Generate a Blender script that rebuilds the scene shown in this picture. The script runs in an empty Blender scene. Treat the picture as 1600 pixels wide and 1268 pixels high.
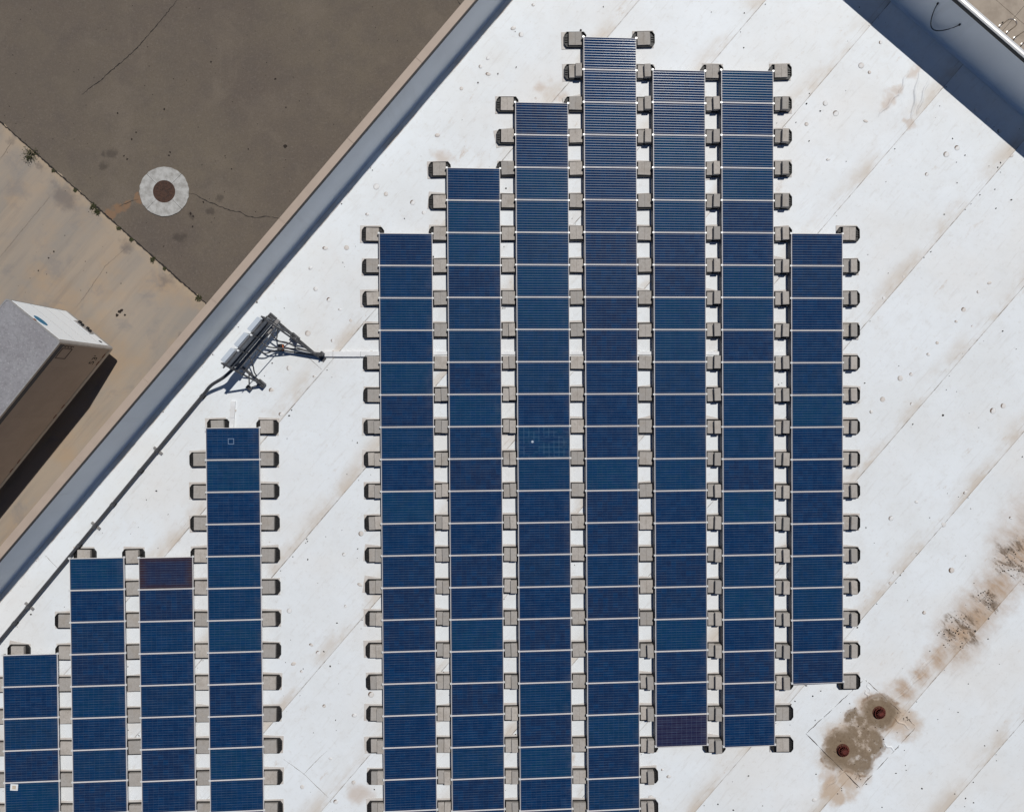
import bpy, bmesh, math, random
from mathutils import Vector, Matrix, Euler

random.seed(7)
R = math.radians
scene = bpy.context.scene
col = scene.collection

# ------------------------------------------------------------------ camera
FPX = 1020.0                       # focal length in photo pixels (1600 wide)
ZR = 8.15                          # roof membrane level
CAMZ = ZR + 20.55
TILT = -0.0109
cam_d = bpy.data.cameras.new('camera')
cam_d.sensor_fit = 'HORIZONTAL'
cam_d.sensor_width = 36.0
cam_d.lens = 36.0 * FPX / 1600.0
cam_d.clip_end = 3000
cam = bpy.data.objects.new('camera', cam_d)
cam.location = (0, 0, CAMZ)
cam.rotation_euler = (TILT, 0, 0)
col.objects.link(cam)
scene.camera = cam

# ------------------------------------------------------------------ light
SH = Vector((-0.37, -0.605))        # shadow offset per metre of height (world x, y)
sun_vec = Vector((-SH.x, -SH.y, 1)).normalized()
SUN_EL = math.asin(sun_vec.z)
SUN_AZ = math.atan2(sun_vec.x, sun_vec.y)
world = bpy.data.worlds.new('World')
scene.world = world
world.use_nodes = True
wn = world.node_tree
for n in list(wn.nodes):
    wn.nodes.remove(n)
wo = wn.nodes.new('ShaderNodeOutputWorld')
wb = wn.nodes.new('ShaderNodeBackground')
ws = wn.nodes.new('ShaderNodeTexSky')
ws.sky_type = 'NISHITA'
ws.sun_disc = False
ws.sun_elevation = SUN_EL
ws.sun_rotation = SUN_AZ
ws.air_density = 1.0
ws.dust_density = 0.0
ws.ozone_density = 10.0
ws.altitude = 2000
wb.inputs['Strength'].default_value = 0.05
wn.links.new(ws.outputs[0], wb.inputs['Color'])
wn.links.new(wb.outputs[0], wo.inputs['Surface'])
sd = bpy.data.lights.new('sun', 'SUN')
sd.energy = 4.7
sd.angle = R(0.5)
sd.color = (1.0, 0.975, 0.935)
sun = bpy.data.objects.new('sun', sd)
sun.rotation_euler = sun_vec.to_track_quat('Z', 'Y').to_euler()
sun.location = (20, 40, 60)
col.objects.link(sun)
scene.view_settings.view_transform = 'Standard'
scene.view_settings.look = 'None'
scene.view_settings.exposure = -0.48
scene.view_settings.gamma = 1.0
scene.view_settings.use_curve_mapping = False

# ------------------------------------------------------------------ pixel -> place
RC = Matrix.Rotation(TILT, 3, 'X')


def P(px, py, z=ZR):
    d = RC @ Vector(((px - 800) / FPX, -(py - 634) / FPX, -1))
    t = (z - CAMZ) / d.z
    return Vector((d.x * t, d.y * t, z))


# ------------------------------------------------------------------ node helpers
class NT:
    def __init__(self, name):
        self.m = bpy.data.materials.new(name)
        self.m.use_nodes = True
        self.t = self.m.node_tree
        self.b = self.t.nodes['Principled BSDF']

    def n(self, typ, **kw):
        nd = self.t.nodes.new(typ)
        for k, v in kw.items():
            setattr(nd, k, v)
        return nd

    def put(self, sock, v):
        if isinstance(v, bpy.types.NodeSocket):
            self.t.links.new(v, sock)
        elif v is not None:
            if hasattr(sock.default_value, '__len__') and not hasattr(v, '__len__'):
                v = (v, v, v)
            if sock.type == 'RGBA' and len(v) == 3:
                v = (*v, 1)
            sock.default_value = v

    def math(self, op, a, b=None, c=None, clamp=False):
        nd = self.n('ShaderNodeMath', operation=op, use_clamp=clamp)
        self.put(nd.inputs[0], a)
        if b is not None:
            self.put(nd.inputs[1], b)
        if c is not None:
            self.put(nd.inputs[2], c)
        return nd.outputs[0]

    def vec(self, op, a, b=None):
        nd = self.n('ShaderNodeVectorMath', operation=op)
        self.put(nd.inputs[0], a)
        if b is not None:
            self.put(nd.inputs[1], b)
        return nd.outputs['Value'] if op in ('DOT_PRODUCT', 'LENGTH', 'DISTANCE') else nd.outputs[0]

    def pos(self):
        return self.n('ShaderNodeNewGeometry').outputs['Position']

    def obj(self):
        return self.n('ShaderNodeTexCoord').outputs['Object']

    def rnd(self):
        return self.n('ShaderNodeObjectInfo').outputs['Random']

    def noise(self, vec, scale, detail=4, rough=0.55, dist=0.0):
        nd = self.n('ShaderNodeTexNoise')
        self.put(nd.inputs['Vector'], vec)
        nd.inputs['Scale'].default_value = scale
        nd.inputs['Detail'].default_value = detail
        nd.inputs['Roughness'].default_value = rough
        nd.inputs['Distortion'].default_value = dist
        return nd.outputs['Fac']

    def warp(self, pos, amt=0.5, scale=1.3):
        out = pos
        for k, (sc, am) in enumerate(((scale, amt), (scale * 4.5, amt * 0.3))):
            nd = self.n('ShaderNodeTexNoise')
            self.put(nd.inputs['Vector'], pos)
            nd.inputs['Scale'].default_value = sc
            nd.inputs['Detail'].default_value = 4
            off = self.vec('SCALE', self.vec('SUBTRACT', nd.outputs['Color'], (0.5, 0.5, 0.5)))
            off.node.inputs['Scale'].default_value = am * 2.4
            out = self.vec('ADD', out, off)
        q = self.sep(out)
        return self.comb(q[0], q[1], 0.0)

    def white(self, vec):
        nd = self.n('ShaderNodeTexWhiteNoise', noise_dimensions='3D')
        self.put(nd.inputs['Vector'], vec)
        return nd.outputs['Value']

    def ss(self, x, lo, hi, tlo=0.0, thi=1.0):
        nd = self.n('ShaderNodeMapRange', interpolation_type='SMOOTHSTEP')
        self.put(nd.inputs['Value'], x)
        nd.inputs['From Min'].default_value = lo
        nd.inputs['From Max'].default_value = hi
        nd.inputs['To Min'].default_value = tlo
        nd.inputs['To Max'].default_value = thi
        return nd.outputs['Result']

    def mix(self, fac, a, b, mode='MIX'):
        nd = self.n('ShaderNodeMix', data_type='RGBA', blend_type=mode)
        self.put(nd.inputs[0], fac)
        self.put(nd.inputs[6], a)
        self.put(nd.inputs[7], b)
        return nd.outputs[2]

    def comb(self, x, y, z=0.0):
        nd = self.n('ShaderNodeCombineXYZ')
        self.put(nd.inputs[0], x)
        self.put(nd.inputs[1], y)
        self.put(nd.inputs[2], z)
        return nd.outputs[0]

    def sep(self, v):
        nd = self.n('ShaderNodeSeparateXYZ')
        self.put(nd.inputs[0], v)
        return nd.outputs

    def bump(self, h, strength, dist):
        nd = self.n('ShaderNodeBump')
        nd.inputs['Strength'].default_value = strength
        nd.inputs['Distance'].default_value = dist
        self.put(nd.inputs['Height'], h)
        self.put(self.b.inputs['Normal'], nd.outputs[0])

    def fin(self, color=None, rough=None, metal=None, spec=None):
        if color is not None:
            self.put(self.b.inputs['Base Color'], color)
        if rough is not None:
            self.put(self.b.inputs['Roughness'], rough)
        if metal is not None:
            self.put(self.b.inputs['Metallic'], metal)
        if spec is not None:
            self.put(self.b.inputs['Specular IOR Level'], spec)
        return self.m


def plain(name, c, rough=0.6, metal=0.0, var=0.12, scale=9.0, spec=0.4, tint=None):
    t = NT(name)
    f = t.noise(t.pos(), scale, 5, 0.65)
    d = tint or tuple(x * 0.7 for x in c)
    f2 = t.ss(f, 0.35, 0.7, 0, min(1.0, var * 4))
    return t.fin(t.mix(f2, c, d), rough, metal, spec)


# ------------------------------------------------------------------ building axes
pa, pb = P(787.6, 0), P(123.4, 780)
U = (pa - pb).normalized()                # along the tan parapet, away from the lorry
N1 = Vector((U.y, -U.x, 0))               # from the tan parapet into the roof
ANG = math.atan2(N1.y, N1.x)
HP1, HP2 = 1.54, 1.45
A0 = (pa.dot(N1) + pb.dot(N1)) / 2        # inner face of the tan parapet
B1 = (P(1493.2, 0, ZR + HP2).dot(U) + P(1600, 88.4, ZR + HP2).dot(U)) / 2
AREF = P(1350, 510).dot(N1)
SEAM = 3.0


def AB(a, b, z=ZR):
    return Vector((N1.x * a + U.x * b, N1.y * a + U.y * b, z))


# ------------------------------------------------------------------ mesh helpers
def mesh_obj(name, me, parent=None, mat=None, loc=None, rot=None):
    o = bpy.data.objects.new(name, me)
    col.objects.link(o)
    if parent:
        o.parent = parent
    if mat and not me.materials:
        me.materials.append(mat)
    if loc is not None:
        o.location = loc
    if rot is not None:
        o.rotation_euler = rot
    return o


def tag(o, label=None, cat=None, group=None, kind=None):
    if label:
        o['label'] = label
    if cat:
        o['category'] = cat
    if group:
        o['group'] = group
    if kind:
        o['kind'] = kind
    return o


def empty(name, loc, rot=(0, 0, 0), label=None, cat=None, group=None):
    o = bpy.data.objects.new(name, None)
    o.empty_display_size = 0.2
    o.location = loc
    o.rotation_euler = rot
    col.objects.link(o)
    return tag(o, label, cat, group)


class MB:
    """collects shapes into one mesh"""

    def __init__(self):
        self.v, self.f = [], []

    def add(self, vs, fs):
        k = len(self.v)
        self.v += [tuple(x) for x in vs]
        self.f += [tuple(i + k for i in f) for f in fs]
        return self

    def box(self, x0, x1, y0, y1, z0, z1):
        return self.add([(x0, y0, z0), (x1, y0, z0), (x1, y1, z0), (x0, y1, z0), (x0, y0, z1), (x1, y0, z1), (x1, y1, z1), (x0, y1, z1)],
                        [(3, 2, 1, 0), (4, 5, 6, 7), (0, 1, 5, 4), (1, 2, 6, 5), (2, 3, 7, 6), (3, 0, 4, 7)])

    def prism(self, pts, z0, z1):
        n = len(pts)
        vs = [(p[0], p[1], z0) for p in pts] + [(p[0], p[1], z1) for p in pts]
        fs = [tuple(range(n - 1, -1, -1)), tuple(range(n, 2 * n))]
        fs += [(i, (i + 1) % n, n + (i + 1) % n, n + i) for i in range(n)]
        return self.add(vs, fs)

    def tube(self, pts, r, seg=8):
        pts = [Vector(p) for p in pts]
        vs, fs = [], []
        n = len(pts)
        for i, p in enumerate(pts):
            d = (pts[min(i + 1, n - 1)] - pts[max(i - 1, 0)]).normalized()
            up = Vector((0, 0, 1)) if abs(d.z) < 0.9 else Vector((1, 0, 0))
            s = d.cross(up).normalized()
            t = s.cross(d)
            for k in range(seg):
                a = 2 * math.pi * k / seg
                vs.append(p + (s * math.cos(a) + t * math.sin(a)) * r)
        for i in range(n - 1):
            for k in range(seg):
                fs.append((i * seg + k, i * seg + (k + 1) % seg, (i + 1) * seg + (k + 1) % seg, (i + 1) * seg + k))
        fs.append(tuple(range(seg - 1, -1, -1)))
        fs.append(tuple((n - 1) * seg + k for k in range(seg)))
        return self.add(vs, fs)

    def bar(self, p, q, w, h=None):
        p, q = Vector(p), Vector(q)
        h = h or w
        d = (q - p).normalized()
        up = Vector((0, 0, 1)) if abs(d.z) < 0.95 else Vector((1, 0, 0))
        s = d.cross(up).normalized() * (w / 2)
        t = s.normalized().cross(d) * (h / 2)
        vs = [p - s - t, p + s - t, p + s + t, p - s + t, q - s - t, q + s - t, q + s + t, q - s + t]
        return self.add(vs, [(3, 2, 1, 0), (4, 5, 6, 7), (0, 1, 5, 4), (1, 2, 6, 5), (2, 3, 7, 6), (3, 0, 4, 7)])

    def lathe(self, prof, seg=24, c=(0, 0, 0)):
        vs, fs = [], []
        for r, z in prof:
            for k in range(seg):
                a = 2 * math.pi * k / seg
                vs.append((c[0] + r * math.cos(a), c[1] + r * math.sin(a), c[2] + z))
        for i in range(len(prof) - 1):
            for k in range(seg):
                fs.append((i * seg + k, i * seg + (k + 1) % seg, (i + 1) * seg + (k + 1) % seg, (i + 1) * seg + k))
        if prof[-1][0] > 1e-4:
            fs.append(tuple((len(prof) - 1) * seg + k for k in range(seg)))
        if prof[0][0] > 1e-4:
            fs.append(tuple(range(seg - 1, -1, -1)))
        return self.add(vs, fs)

    def mesh(self, name, mat=None, bevel=0.0, smooth=False):
        me = bpy.data.meshes.new(name)
        me.from_pydata(self.v, [], self.f)
        me.update()
        bm = bmesh.new()
        bm.from_mesh(me)
        bmesh.ops.remove_doubles(bm, verts=bm.verts, dist=1e-5)
        bmesh.ops.recalc_face_normals(bm, faces=bm.faces)
        if bevel:
            bmesh.ops.bevel(bm, geom=list(bm.edges), offset=bevel, segments=1, affect='EDGES', clamp_overlap=True)
        bm.to_mesh(me)
        bm.free()
        if smooth:
            for p in me.polygons:
                p.use_smooth = True
        if mat:
            me.materials.append(mat)
        return me

    def obj(self, name, mat, parent=None, bevel=0.0, smooth=False, loc=None, rot=None):
        return mesh_obj(name, self.mesh(name, mat, bevel, smooth), parent, None, loc, rot)


def blob(n, r, rng, squash=1.0):
    rot = rng.random() * 6.28
    out = []
    for k in range(n):
        a = 2 * math.pi * k / n
        rr = r * rng.uniform(0.6, 1.15)
        x, y = rr * math.cos(a), rr * math.sin(a) * squash
        out.append((x * math.cos(rot) - y * math.sin(rot), x * math.sin(rot) + y * math.cos(rot)))
    return out


# ================================================================== MATERIALS
def membrane_material():
    t = NT('roof_membrane')
    pos = t.pos()
    a = t.vec('DOT_PRODUCT', pos, tuple(N1))
    b = t.vec('DOT_PRODUCT', pos, tuple(U))
    ab = t.comb(a, b, 0.0)
    streak = t.comb(t.math('MULTIPLY', a, 1.0), t.math('MULTIPLY', b, 0.12), 0.0)
    base = t.mix(t.ss(t.noise(pos, 0.45, 5, 0.6), 0.3, 0.75), (0.80, 0.835, 0.855), (0.755, 0.775, 0.775))
    base = t.mix(t.ss(t.noise(pos, 2.3, 6, 0.65), 0.48, 0.78, 0, 0.4), base, (0.68, 0.675, 0.655))
    base = t.mix(t.ss(t.noise(t.vec('ADD', pos, (31.0, 7.0, 0.0)), 0.22, 4, 0.6), 0.45, 0.70, 0, 0.42), base, (0.77, 0.735, 0.685))
    base = t.mix(t.ss(t.noise(pos, 6.5, 6, 0.75), 0.53, 0.72, 0, 0.42), base, (0.60, 0.575, 0.535))
    # faint foot-traffic streaks
    base = t.mix(t.ss(t.noise(streak, 9.0, 4, 0.6), 0.54, 0.74, 0, 0.30), base, (0.58, 0.555, 0.52))
    scf = t.noise(t.comb(t.math('MULTIPLY', a, 1.8), t.math('MULTIPLY', b, 0.7), 4.0), 1.3, 6, 0.72)
    base = t.mix(t.ss(scf, 0.62, 0.76, 0, 0.55), base, (0.52, 0.40, 0.29))
    # dirt that collects on the uphill side of each lap seam
    f = t.math('FRACT', t.math('DIVIDE', t.math('SUBTRACT', a, AREF), SEAM))
    dl = t.math('MULTIPLY', t.math('SUBTRACT', 1.0, f), SEAM)      # metres before the seam
    pn = t.noise(t.comb(a, t.math('MULTIPLY', b, 0.55)), 1.1, 5, 0.6)
    wide = t.math('MULTIPLY', t.ss(dl, 0.0, 0.75, 1, 0), t.ss(pn, 0.38, 0.68))
    base = t.mix(t.math('MULTIPLY', wide, 0.85), base, (0.58, 0.50, 0.41))
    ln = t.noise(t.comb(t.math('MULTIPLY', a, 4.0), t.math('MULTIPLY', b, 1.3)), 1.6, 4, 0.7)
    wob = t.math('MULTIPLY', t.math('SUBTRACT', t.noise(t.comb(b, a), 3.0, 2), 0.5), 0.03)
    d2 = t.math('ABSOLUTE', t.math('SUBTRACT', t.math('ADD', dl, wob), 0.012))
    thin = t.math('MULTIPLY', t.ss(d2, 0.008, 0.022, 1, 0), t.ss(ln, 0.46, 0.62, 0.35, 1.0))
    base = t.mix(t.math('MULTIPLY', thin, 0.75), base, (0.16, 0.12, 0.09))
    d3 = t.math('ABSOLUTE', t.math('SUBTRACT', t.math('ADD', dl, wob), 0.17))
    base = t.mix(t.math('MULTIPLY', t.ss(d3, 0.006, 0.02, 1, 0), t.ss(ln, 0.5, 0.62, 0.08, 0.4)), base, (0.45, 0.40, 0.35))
    # brown tide marks: valley beside the drains and the ponding area
    en = t.math('MULTIPLY', t.math('SUBTRACT', t.noise(pos, 1.6, 6, 0.7), 0.5), 1.5)

    wxy = t.warp(pos, 0.42, 1.1)
    wxy_s = t.warp(pos, 0.16, 2.2)

    def field(pts, soft=1.0, wp=None):
        acc = None
        for px, py, r in pts:
            q = P(px, py)
            d = t.math('DIVIDE', t.vec('DISTANCE', wp or wxy, (q.x, q.y, 0)), r)
            acc = d if acc is None else t.math('SMOOTH_MIN', acc, d, 0.25)
        return t.math('ADD', acc, t.math('MULTIPLY', en, soft))
    halo = field([(1497, 995, 0.85), (1525, 960, 0.75), (1555, 920, 0.75), (1600, 862, 1.15), (1466, 1024, 0.45), (1640, 820, 1.3), (1440, 1050, 0.35), (1412, 1080, 0.35)], 0.6)
    hs = t.noise(t.comb(t.math('MULTIPLY', a, 0.35), t.math('MULTIPLY', b, 1.2)), 5.0, 5, 0.7)
    base = t.mix(t.math('MULTIPLY', t.ss(halo, 0.0, 1.5, 0.9, 0), t.ss(hs, 0.3, 0.65, 0.7, 1.0)), base, t.mix(t.noise(pos, 3.0, 4), (0.47, 0.295, 0.16), (0.37, 0.245, 0.145)))
    hn = t.noise(t.comb(t.math('MULTIPLY', a, 0.55), t.math('MULTIPLY', b, 1.6)), 3.2, 5, 0.7, 0.6)
    core = t.math('MULTIPLY', t.ss(field([(1500, 985, 0.75), (1540, 938, 0.45), (1592, 872, 0.85), (1640, 820, 0.9)], 0.45), 0.6, 1.15, 1, 0), t.ss(hn, 0.47, 0.62))
    base = t.mix(t.math('MULTIPLY', core, 0.88), base, (0.165, 0.115, 0.075))
    dh = field([(1373, 1112, 0.85), (1317, 1171, 0.9), (1345, 1150, 0.95), (1330, 1215, 0.6), (1408, 1128, 0.6), (1300, 1232, 0.4)], 0.8)
    base = t.mix(t.ss(dh, 0.35, 1.25, 0.75, 0), base, (0.50, 0.36, 0.235))
    dk = field([(1374, 1112, 0.60), (1317, 1170, 0.70), (1340, 1183, 0.55), (1360, 1160, 0.45), (1343, 1137, 0.42), (1331, 1120, 0.25)], 0.22, wxy_s)
    fine = t.noise(pos, 9.0, 5, 0.7)
    silt = t.mix(t.ss(fine, 0.35, 0.7), (0.25, 0.185, 0.122), (0.195, 0.138, 0.088))
    base = t.mix(t.math('MULTIPLY', t.ss(dk, 0.70, 1.12, 0.95, 0), t.ss(t.noise(pos, 2.6, 5, 0.65), 0.33, 0.47, 0.25, 1.0)), base, silt)
    rim = t.math('MULTIPLY', t.ss(t.math('ABSOLUTE', t.math('SUBTRACT', dk, 0.98)), 0.0, 0.16, 1, 0), t.ss(t.noise(pos, 4.0, 4), 0.35, 0.6))
    base = t.mix(t.math('MULTIPLY', rim, 0.7), base, (0.24, 0.15, 0.085))
    rings = field([(1374, 1112, 0.46), (1317, 1170, 0.50)], 0.12, wxy_s)
    base = t.mix(t.ss(rings, 0.8, 1.02, 0.9, 0), base, silt)
    # smaller rusty smears
    sm = field([(1385, 160, 0.30), (1398, 148, 0.25), (1425, 118, 0.25), (1418, 195, 0.22), (848, 135, 0.35), (1292, 1215, 0.35), (880, 150, 0.3), (690, 250, 0.4), (565, 1240, 0.5), (345, 720, 0.5), (885, 1185, 0.22)], 0.5)
    base = t.mix(t.ss(sm, 0.2, 1.1, 0.5, 0), base, (0.50, 0.36, 0.25))
    # wrinkles and soft buckling of the sheets
    wr = t.noise(t.comb(t.math('MULTIPLY', a, 0.9), t.math('MULTIPLY', b, 0.9)), 1.2, 3, 0.5)
    wq = P(1420, 160)
    wmask = t.ss(t.vec('DISTANCE', t.comb(t.sep(pos)[0], t.sep(pos)[1], 0), (wq.x, wq.y, 0)), 0.3, 1.4, 1, 0)
    rip = t.math('MULTIPLY', t.noise(t.comb(t.math('MULTIPLY', t.sep(pos)[0], 5.0), t.math('MULTIPLY', t.sep(pos)[1], 1.2)), 1.0, 2), t.math('MULTIPLY', wmask, 1.6))
    h = t.math('ADD', wr, rip)
    t.bump(h, 0.35, 0.05)
    return t.fin(base, 0.55, 0, 0.35)


def concrete_block_material():
    t = NT('ballast_concrete')
    o = t.obj()
    p = t.pos()
    rv = t.rnd()
    f = t.noise(p, 14, 6, 0.7)
    g = t.noise(p, 120, 2, 0.8)
    c = t.mix(rv, (0.52, 0.475, 0.425), (0.36, 0.34, 0.315))
    c = t.mix(t.ss(t.noise(p, 3.0, 4), 0.45, 0.7, 0, 0.5), c, (0.36, 0.315, 0.265))
    c = t.mix(t.ss(f, 0.40, 0.75, 0, 0.5), c, (0.26, 0.235, 0.205))
    c = t.mix(t.ss(g, 0.55, 0.8, 0, 0.5), c, (0.17, 0.155, 0.14))
    t.bump(g, 0.5, 0.004)
    return t.fin(c, 0.9, 0, 0.2)


def cell_material(name, tint=0.0, grid=0.0, dust=0.0, crack=False, brown=0.0, mark=False):
    """polycrystalline cells behind glass: 10 x 6 grid, two busbars to a cell"""
    t = NT(name)
    o = t.obj()
    s = t.sep(o)
    rv = t.rnd()
    cx = t.math('DIVIDE', t.math('ADD', s[0], 0.785), 0.157)
    cy = t.math('DIVIDE', t.math('ADD', s[1], 0.468), 0.156)
    idv = t.comb(t.math('FLOOR', cx), t.math('FLOOR', cy), t.math('MULTIPLY', rv, 91.0))
    wv = t.white(idv)
    c0 = t.mix(t.ss(rv, 0.25, 1.0), (0.0020, 0.0200, 0.074), (0.0085, 0.0185, 0.058))
    rv2 = t.math('FRACT', t.math('MULTIPLY', rv, 7.31))
    c0 = t.mix(t.ss(rv2, 0.45, 1.0, 0, 0.9), c0, (0.0026, 0.040, 0.098))
    c0 = t.mix(t.math('MULTIPLY', t.math('POWER', wv, 2.0), 0.75), c0, (0.003, 0.034, 0.108))
    gr = t.n('ShaderNodeTexVoronoi')
    t.put(gr.inputs['Vector'], t.pos())
    gr.inputs['Scale'].default_value = 45
    c0 = t.mix(t.math('MULTIPLY', t.sep(gr.outputs['Color'])[0], 0.45), c0, (0.005, 0.040, 0.115))
    blot = t.noise(t.pos(), 2.2, 3, 0.5)
    c0 = t.mix(t.ss(blot, 0.45, 0.75, 0, 0.30), c0, (0.009, 0.021, 0.062))
    if tint:
        c0 = t.mix(tint, c0, (0.022, 0.016, 0.045))
    if brown:
        rim = t.math('MAXIMUM', t.math('ABSOLUTE', t.math('DIVIDE', s[0], 0.8)), t.math('ABSOLUTE', t.math('DIVIDE', s[1], 0.47)))
        c0 = t.mix(t.math('MULTIPLY', t.ss(rim, 0.6, 1.0, 0.35, 1.0), brown), c0, (0.05, 0.022, 0.014))
    # busbars run along the length of the module
    fy = t.math('FRACT', t.math('MULTIPLY', cy, 2.0))
    bar = t.ss(t.math('ABSOLUTE', t.math('SUBTRACT', fy, 0.5)), 0.035, 0.07, 1, 0)
    gap = t.ss(t.math('ABSOLUTE', t.math('SUBTRACT', t.math('FRACT', cx), 0.5)), 0.482, 0.494)
    gapy = t.ss(t.math('ABSOLUTE', t.math('SUBTRACT', t.math('FRACT', cy), 0.5)), 0.482, 0.494)
    bn = t.ss(t.noise(t.pos(), 3.0, 3, 0.6), 0.3, 0.7, 0.30, 0.95)
    barf = t.math('MULTIPLY', bar, bn)
    barf = t.math('MULTIPLY', barf, t.math('SUBTRACT', 1.0, t.math('MULTIPLY', gap, 0.8)))
    c1 = t.mix(barf, c0, (0.11, 0.155, 0.23))
    gf = t.math('MULTIPLY', t.math('MAXIMUM', gap, gapy), 0.10 + grid)
    c1 = t.mix(gf, c1, (0.30, 0.36, 0.46))
    edge = t.math('MAXIMUM', t.ss(t.math('ABSOLUTE', s[0]), 0.785, 0.789), t.ss(t.math('ABSOLUTE', s[1]), 0.468, 0.472))
    c1 = t.mix(t.math('MULTIPLY', edge, 0.45), c1, (0.18, 0.17, 0.17))
    if crack:
        d = t.vec('DISTANCE', o, (-0.36, 0.02, 0.0))
        cm = t.noise(t.comb(t.math('MULTIPLY', s[0], 1.0), s[1]), 2.2, 4, 0.6)
        c1 = t.mix(t.ss(cm, 0.38, 0.62, 0, 0.45), c1, (0.006, 0.050, 0.11))
        gg = t.math('MAXIMUM', gap, gapy)
        c1 = t.mix(t.math('MULTIPLY', gg, t.ss(t.noise(o, 3.0, 3), 0.42, 0.55, 0, 0.75)), c1, (0.22, 0.38, 0.50))
        ring = t.ss(t.math('ABSOLUTE', t.math('SUBTRACT', d, 0.03)), 0.012, 0.03, 1, 0)
        c1 = t.mix(t.math('MULTIPLY', ring, 0.85), c1, (0.55, 0.62, 0.70))
    if mark:
        q = t.math('MAXIMUM', t.math('ABSOLUTE', t.math('SUBTRACT', s[0], -0.055)), t.math('ABSOLUTE', t.math('SUBTRACT', s[1], 0.075)))
        sq = t.ss(t.math('ABSOLUTE', t.math('SUBTRACT', q, 0.082)), 0.006, 0.012, 1, 0)
        c1 = t.mix(t.math('MULTIPLY', sq, 0.6), c1, (0.30, 0.40, 0.55))
    lowd = t.math('MULTIPLY', t.ss(s[0], 0.45, 0.80), t.ss(t.noise(t.pos(), 2.5, 4, 0.6), 0.4, 0.7))
    c1 = t.mix(t.math('MULTIPLY', lowd, 0.10), c1, (0.22, 0.19, 0.17))
    dn = t.noise(t.pos(), 5.0, 5, 0.7)
    c1 = t.mix(t.ss(dn, 0.5, 0.8, 0, 0.02 + dust), c1, (0.30, 0.27, 0.24))
    rg = t.math('ADD', 0.03, t.math('MULTIPLY', bar, 0.36))
    return t.fin(c1, rg, 0.0, t.math('ADD', 0.42, t.math('MULTIPLY', bar, 0.5)))


M = {}
M['membrane'] = membrane_material()
M['block'] = concrete_block_material()
M['cells'] = cell_material('solar_cells')
M['cells_purple'] = cell_material('solar_cells_purple', tint=0.75, grid=0.22)
M['cells_brown'] = cell_material('solar_cells_browned', brown=0.75)
M['cells_cracked'] = cell_material('solar_cells_cracked', crack=True)
M['cells_mark'] = cell_material('solar_cells_marked', grid=0.06, mark=True)
M['cells_grid'] = cell_material('solar_cells_gridded', grid=0.05)
M['alu'] = plain('anodised_aluminium', (0.80, 0.78, 0.77), 0.5, 0.0, 0.1, 5.0, 0.4, (0.72, 0.64, 0.60))
M['clamp'] = plain('clamp_aluminium', (0.80, 0.80, 0.78), 0.4, 0.2, 0.05)
M['deflector'] = plain('wind_deflector_sheet', (0.10, 0.105, 0.125), 0.5, 0.3, 0.1)
M['tray'] = plain('black_tray_plastic', (0.012, 0.012, 0.013), 0.55, 0, 0.2, 20, 0.4, (0.03, 0.028, 0.026))
M['pad'] = plain('slip_sheet', (0.63, 0.60, 0.565), 0.7, 0, 0.2, 3.0, 0.3, (0.52, 0.46, 0.41))
M['white_steel'] = plain('white_cable_cover', (0.82, 0.83, 0.83), 0.45, 0, 0.12, 3.0, 0.4, (0.62, 0.60, 0.57))
M['coping_tan'] = plain('tan_coping_paint', (0.47, 0.375, 0.30), 0.55, 0, 0.06, 2.0)
M['coping_white'] = plain('pale_coping_metal', (0.80, 0.79, 0.77), 0.32, 0.35, 0.06, 2.0, 0.5)
M['coping_edge'] = plain('dark_drip_edge', (0.055, 0.052, 0.05), 0.6, 0, 0.1)
M['stucco'] = plain('tan_stucco', (0.42, 0.34, 0.27), 0.9, 0, 0.1, 3.0)
M['parapet'] = plain('parapet_membrane', (0.78, 0.80, 0.81), 0.6, 0, 0.08, 0.8, 0.3, (0.70, 0.715, 0.72))
def parapet_material():
    t = NT('parapet_membrane')
    p = t.pos()
    q = t.sep(p)
    a = t.vec('DOT_PRODUCT', p, tuple(N1))
    b = t.vec('DOT_PRODUCT', p, tuple(U))
    run = t.noise(t.comb(a, b, t.math('MULTIPLY', q[2], 0.15)), 2.6, 5, 0.65)
    c = t.mix(t.ss(t.noise(p, 0.7, 4), 0.3, 0.7), (0.86, 0.885, 0.90), (0.81, 0.83, 0.84))
    c = t.mix(t.ss(run, 0.52, 0.78, 0, 0.3), c, (0.66, 0.66, 0.64))
    t.bump(t.noise(p, 0.9, 3), 0.3, 0.06)
    return t.fin(c, 0.6, 0, 0.3)


M['parapet'] = parapet_material()
M['dark_metal'] = plain('weathered_galvanised_strut', (0.135, 0.135, 0.14), 0.5, 0.3, 0.25, 8.0, 0.5, (0.05, 0.048, 0.047))
M['grey_metal'] = plain('grey_painted_gutter', (0.30, 0.285, 0.275), 0.55, 0.2, 0.15, 5.0)
M['inverter'] = plain('inverter_powder_coat', (0.60, 0.66, 0.72), 0.4, 0.1, 0.06, 4.0)
M['inverter_front'] = plain('inverter_front_panel', (0.30, 0.31, 0.33), 0.5, 0.1, 0.06, 4.0)
M['black'] = plain('black_rubber', (0.015, 0.015, 0.016), 0.5, 0, 0.1)
M['conduit'] = plain('dark_grey_conduit', (0.085, 0.085, 0.09), 0.45, 0.2, 0.2, 6.0)
M['orange'] = plain('orange_label', (0.75, 0.16, 0.03), 0.5, 0, 0.05)
M['rust'] = plain('rusty_cast_iron', (0.13, 0.042, 0.024), 0.85, 0, 0.25, 14, 0.3, (0.05, 0.022, 0.016))
M['cover'] = plain('brown_cast_iron', (0.088, 0.048, 0.034), 0.85, 0, 0.25, 10, 0.3, (0.05, 0.032, 0.026))
M['drain'] = plain('red_oxide_strainer', (0.15, 0.032, 0.022), 0.7, 0, 0.2, 12, 0.3, (0.07, 0.018, 0.014))
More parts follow.
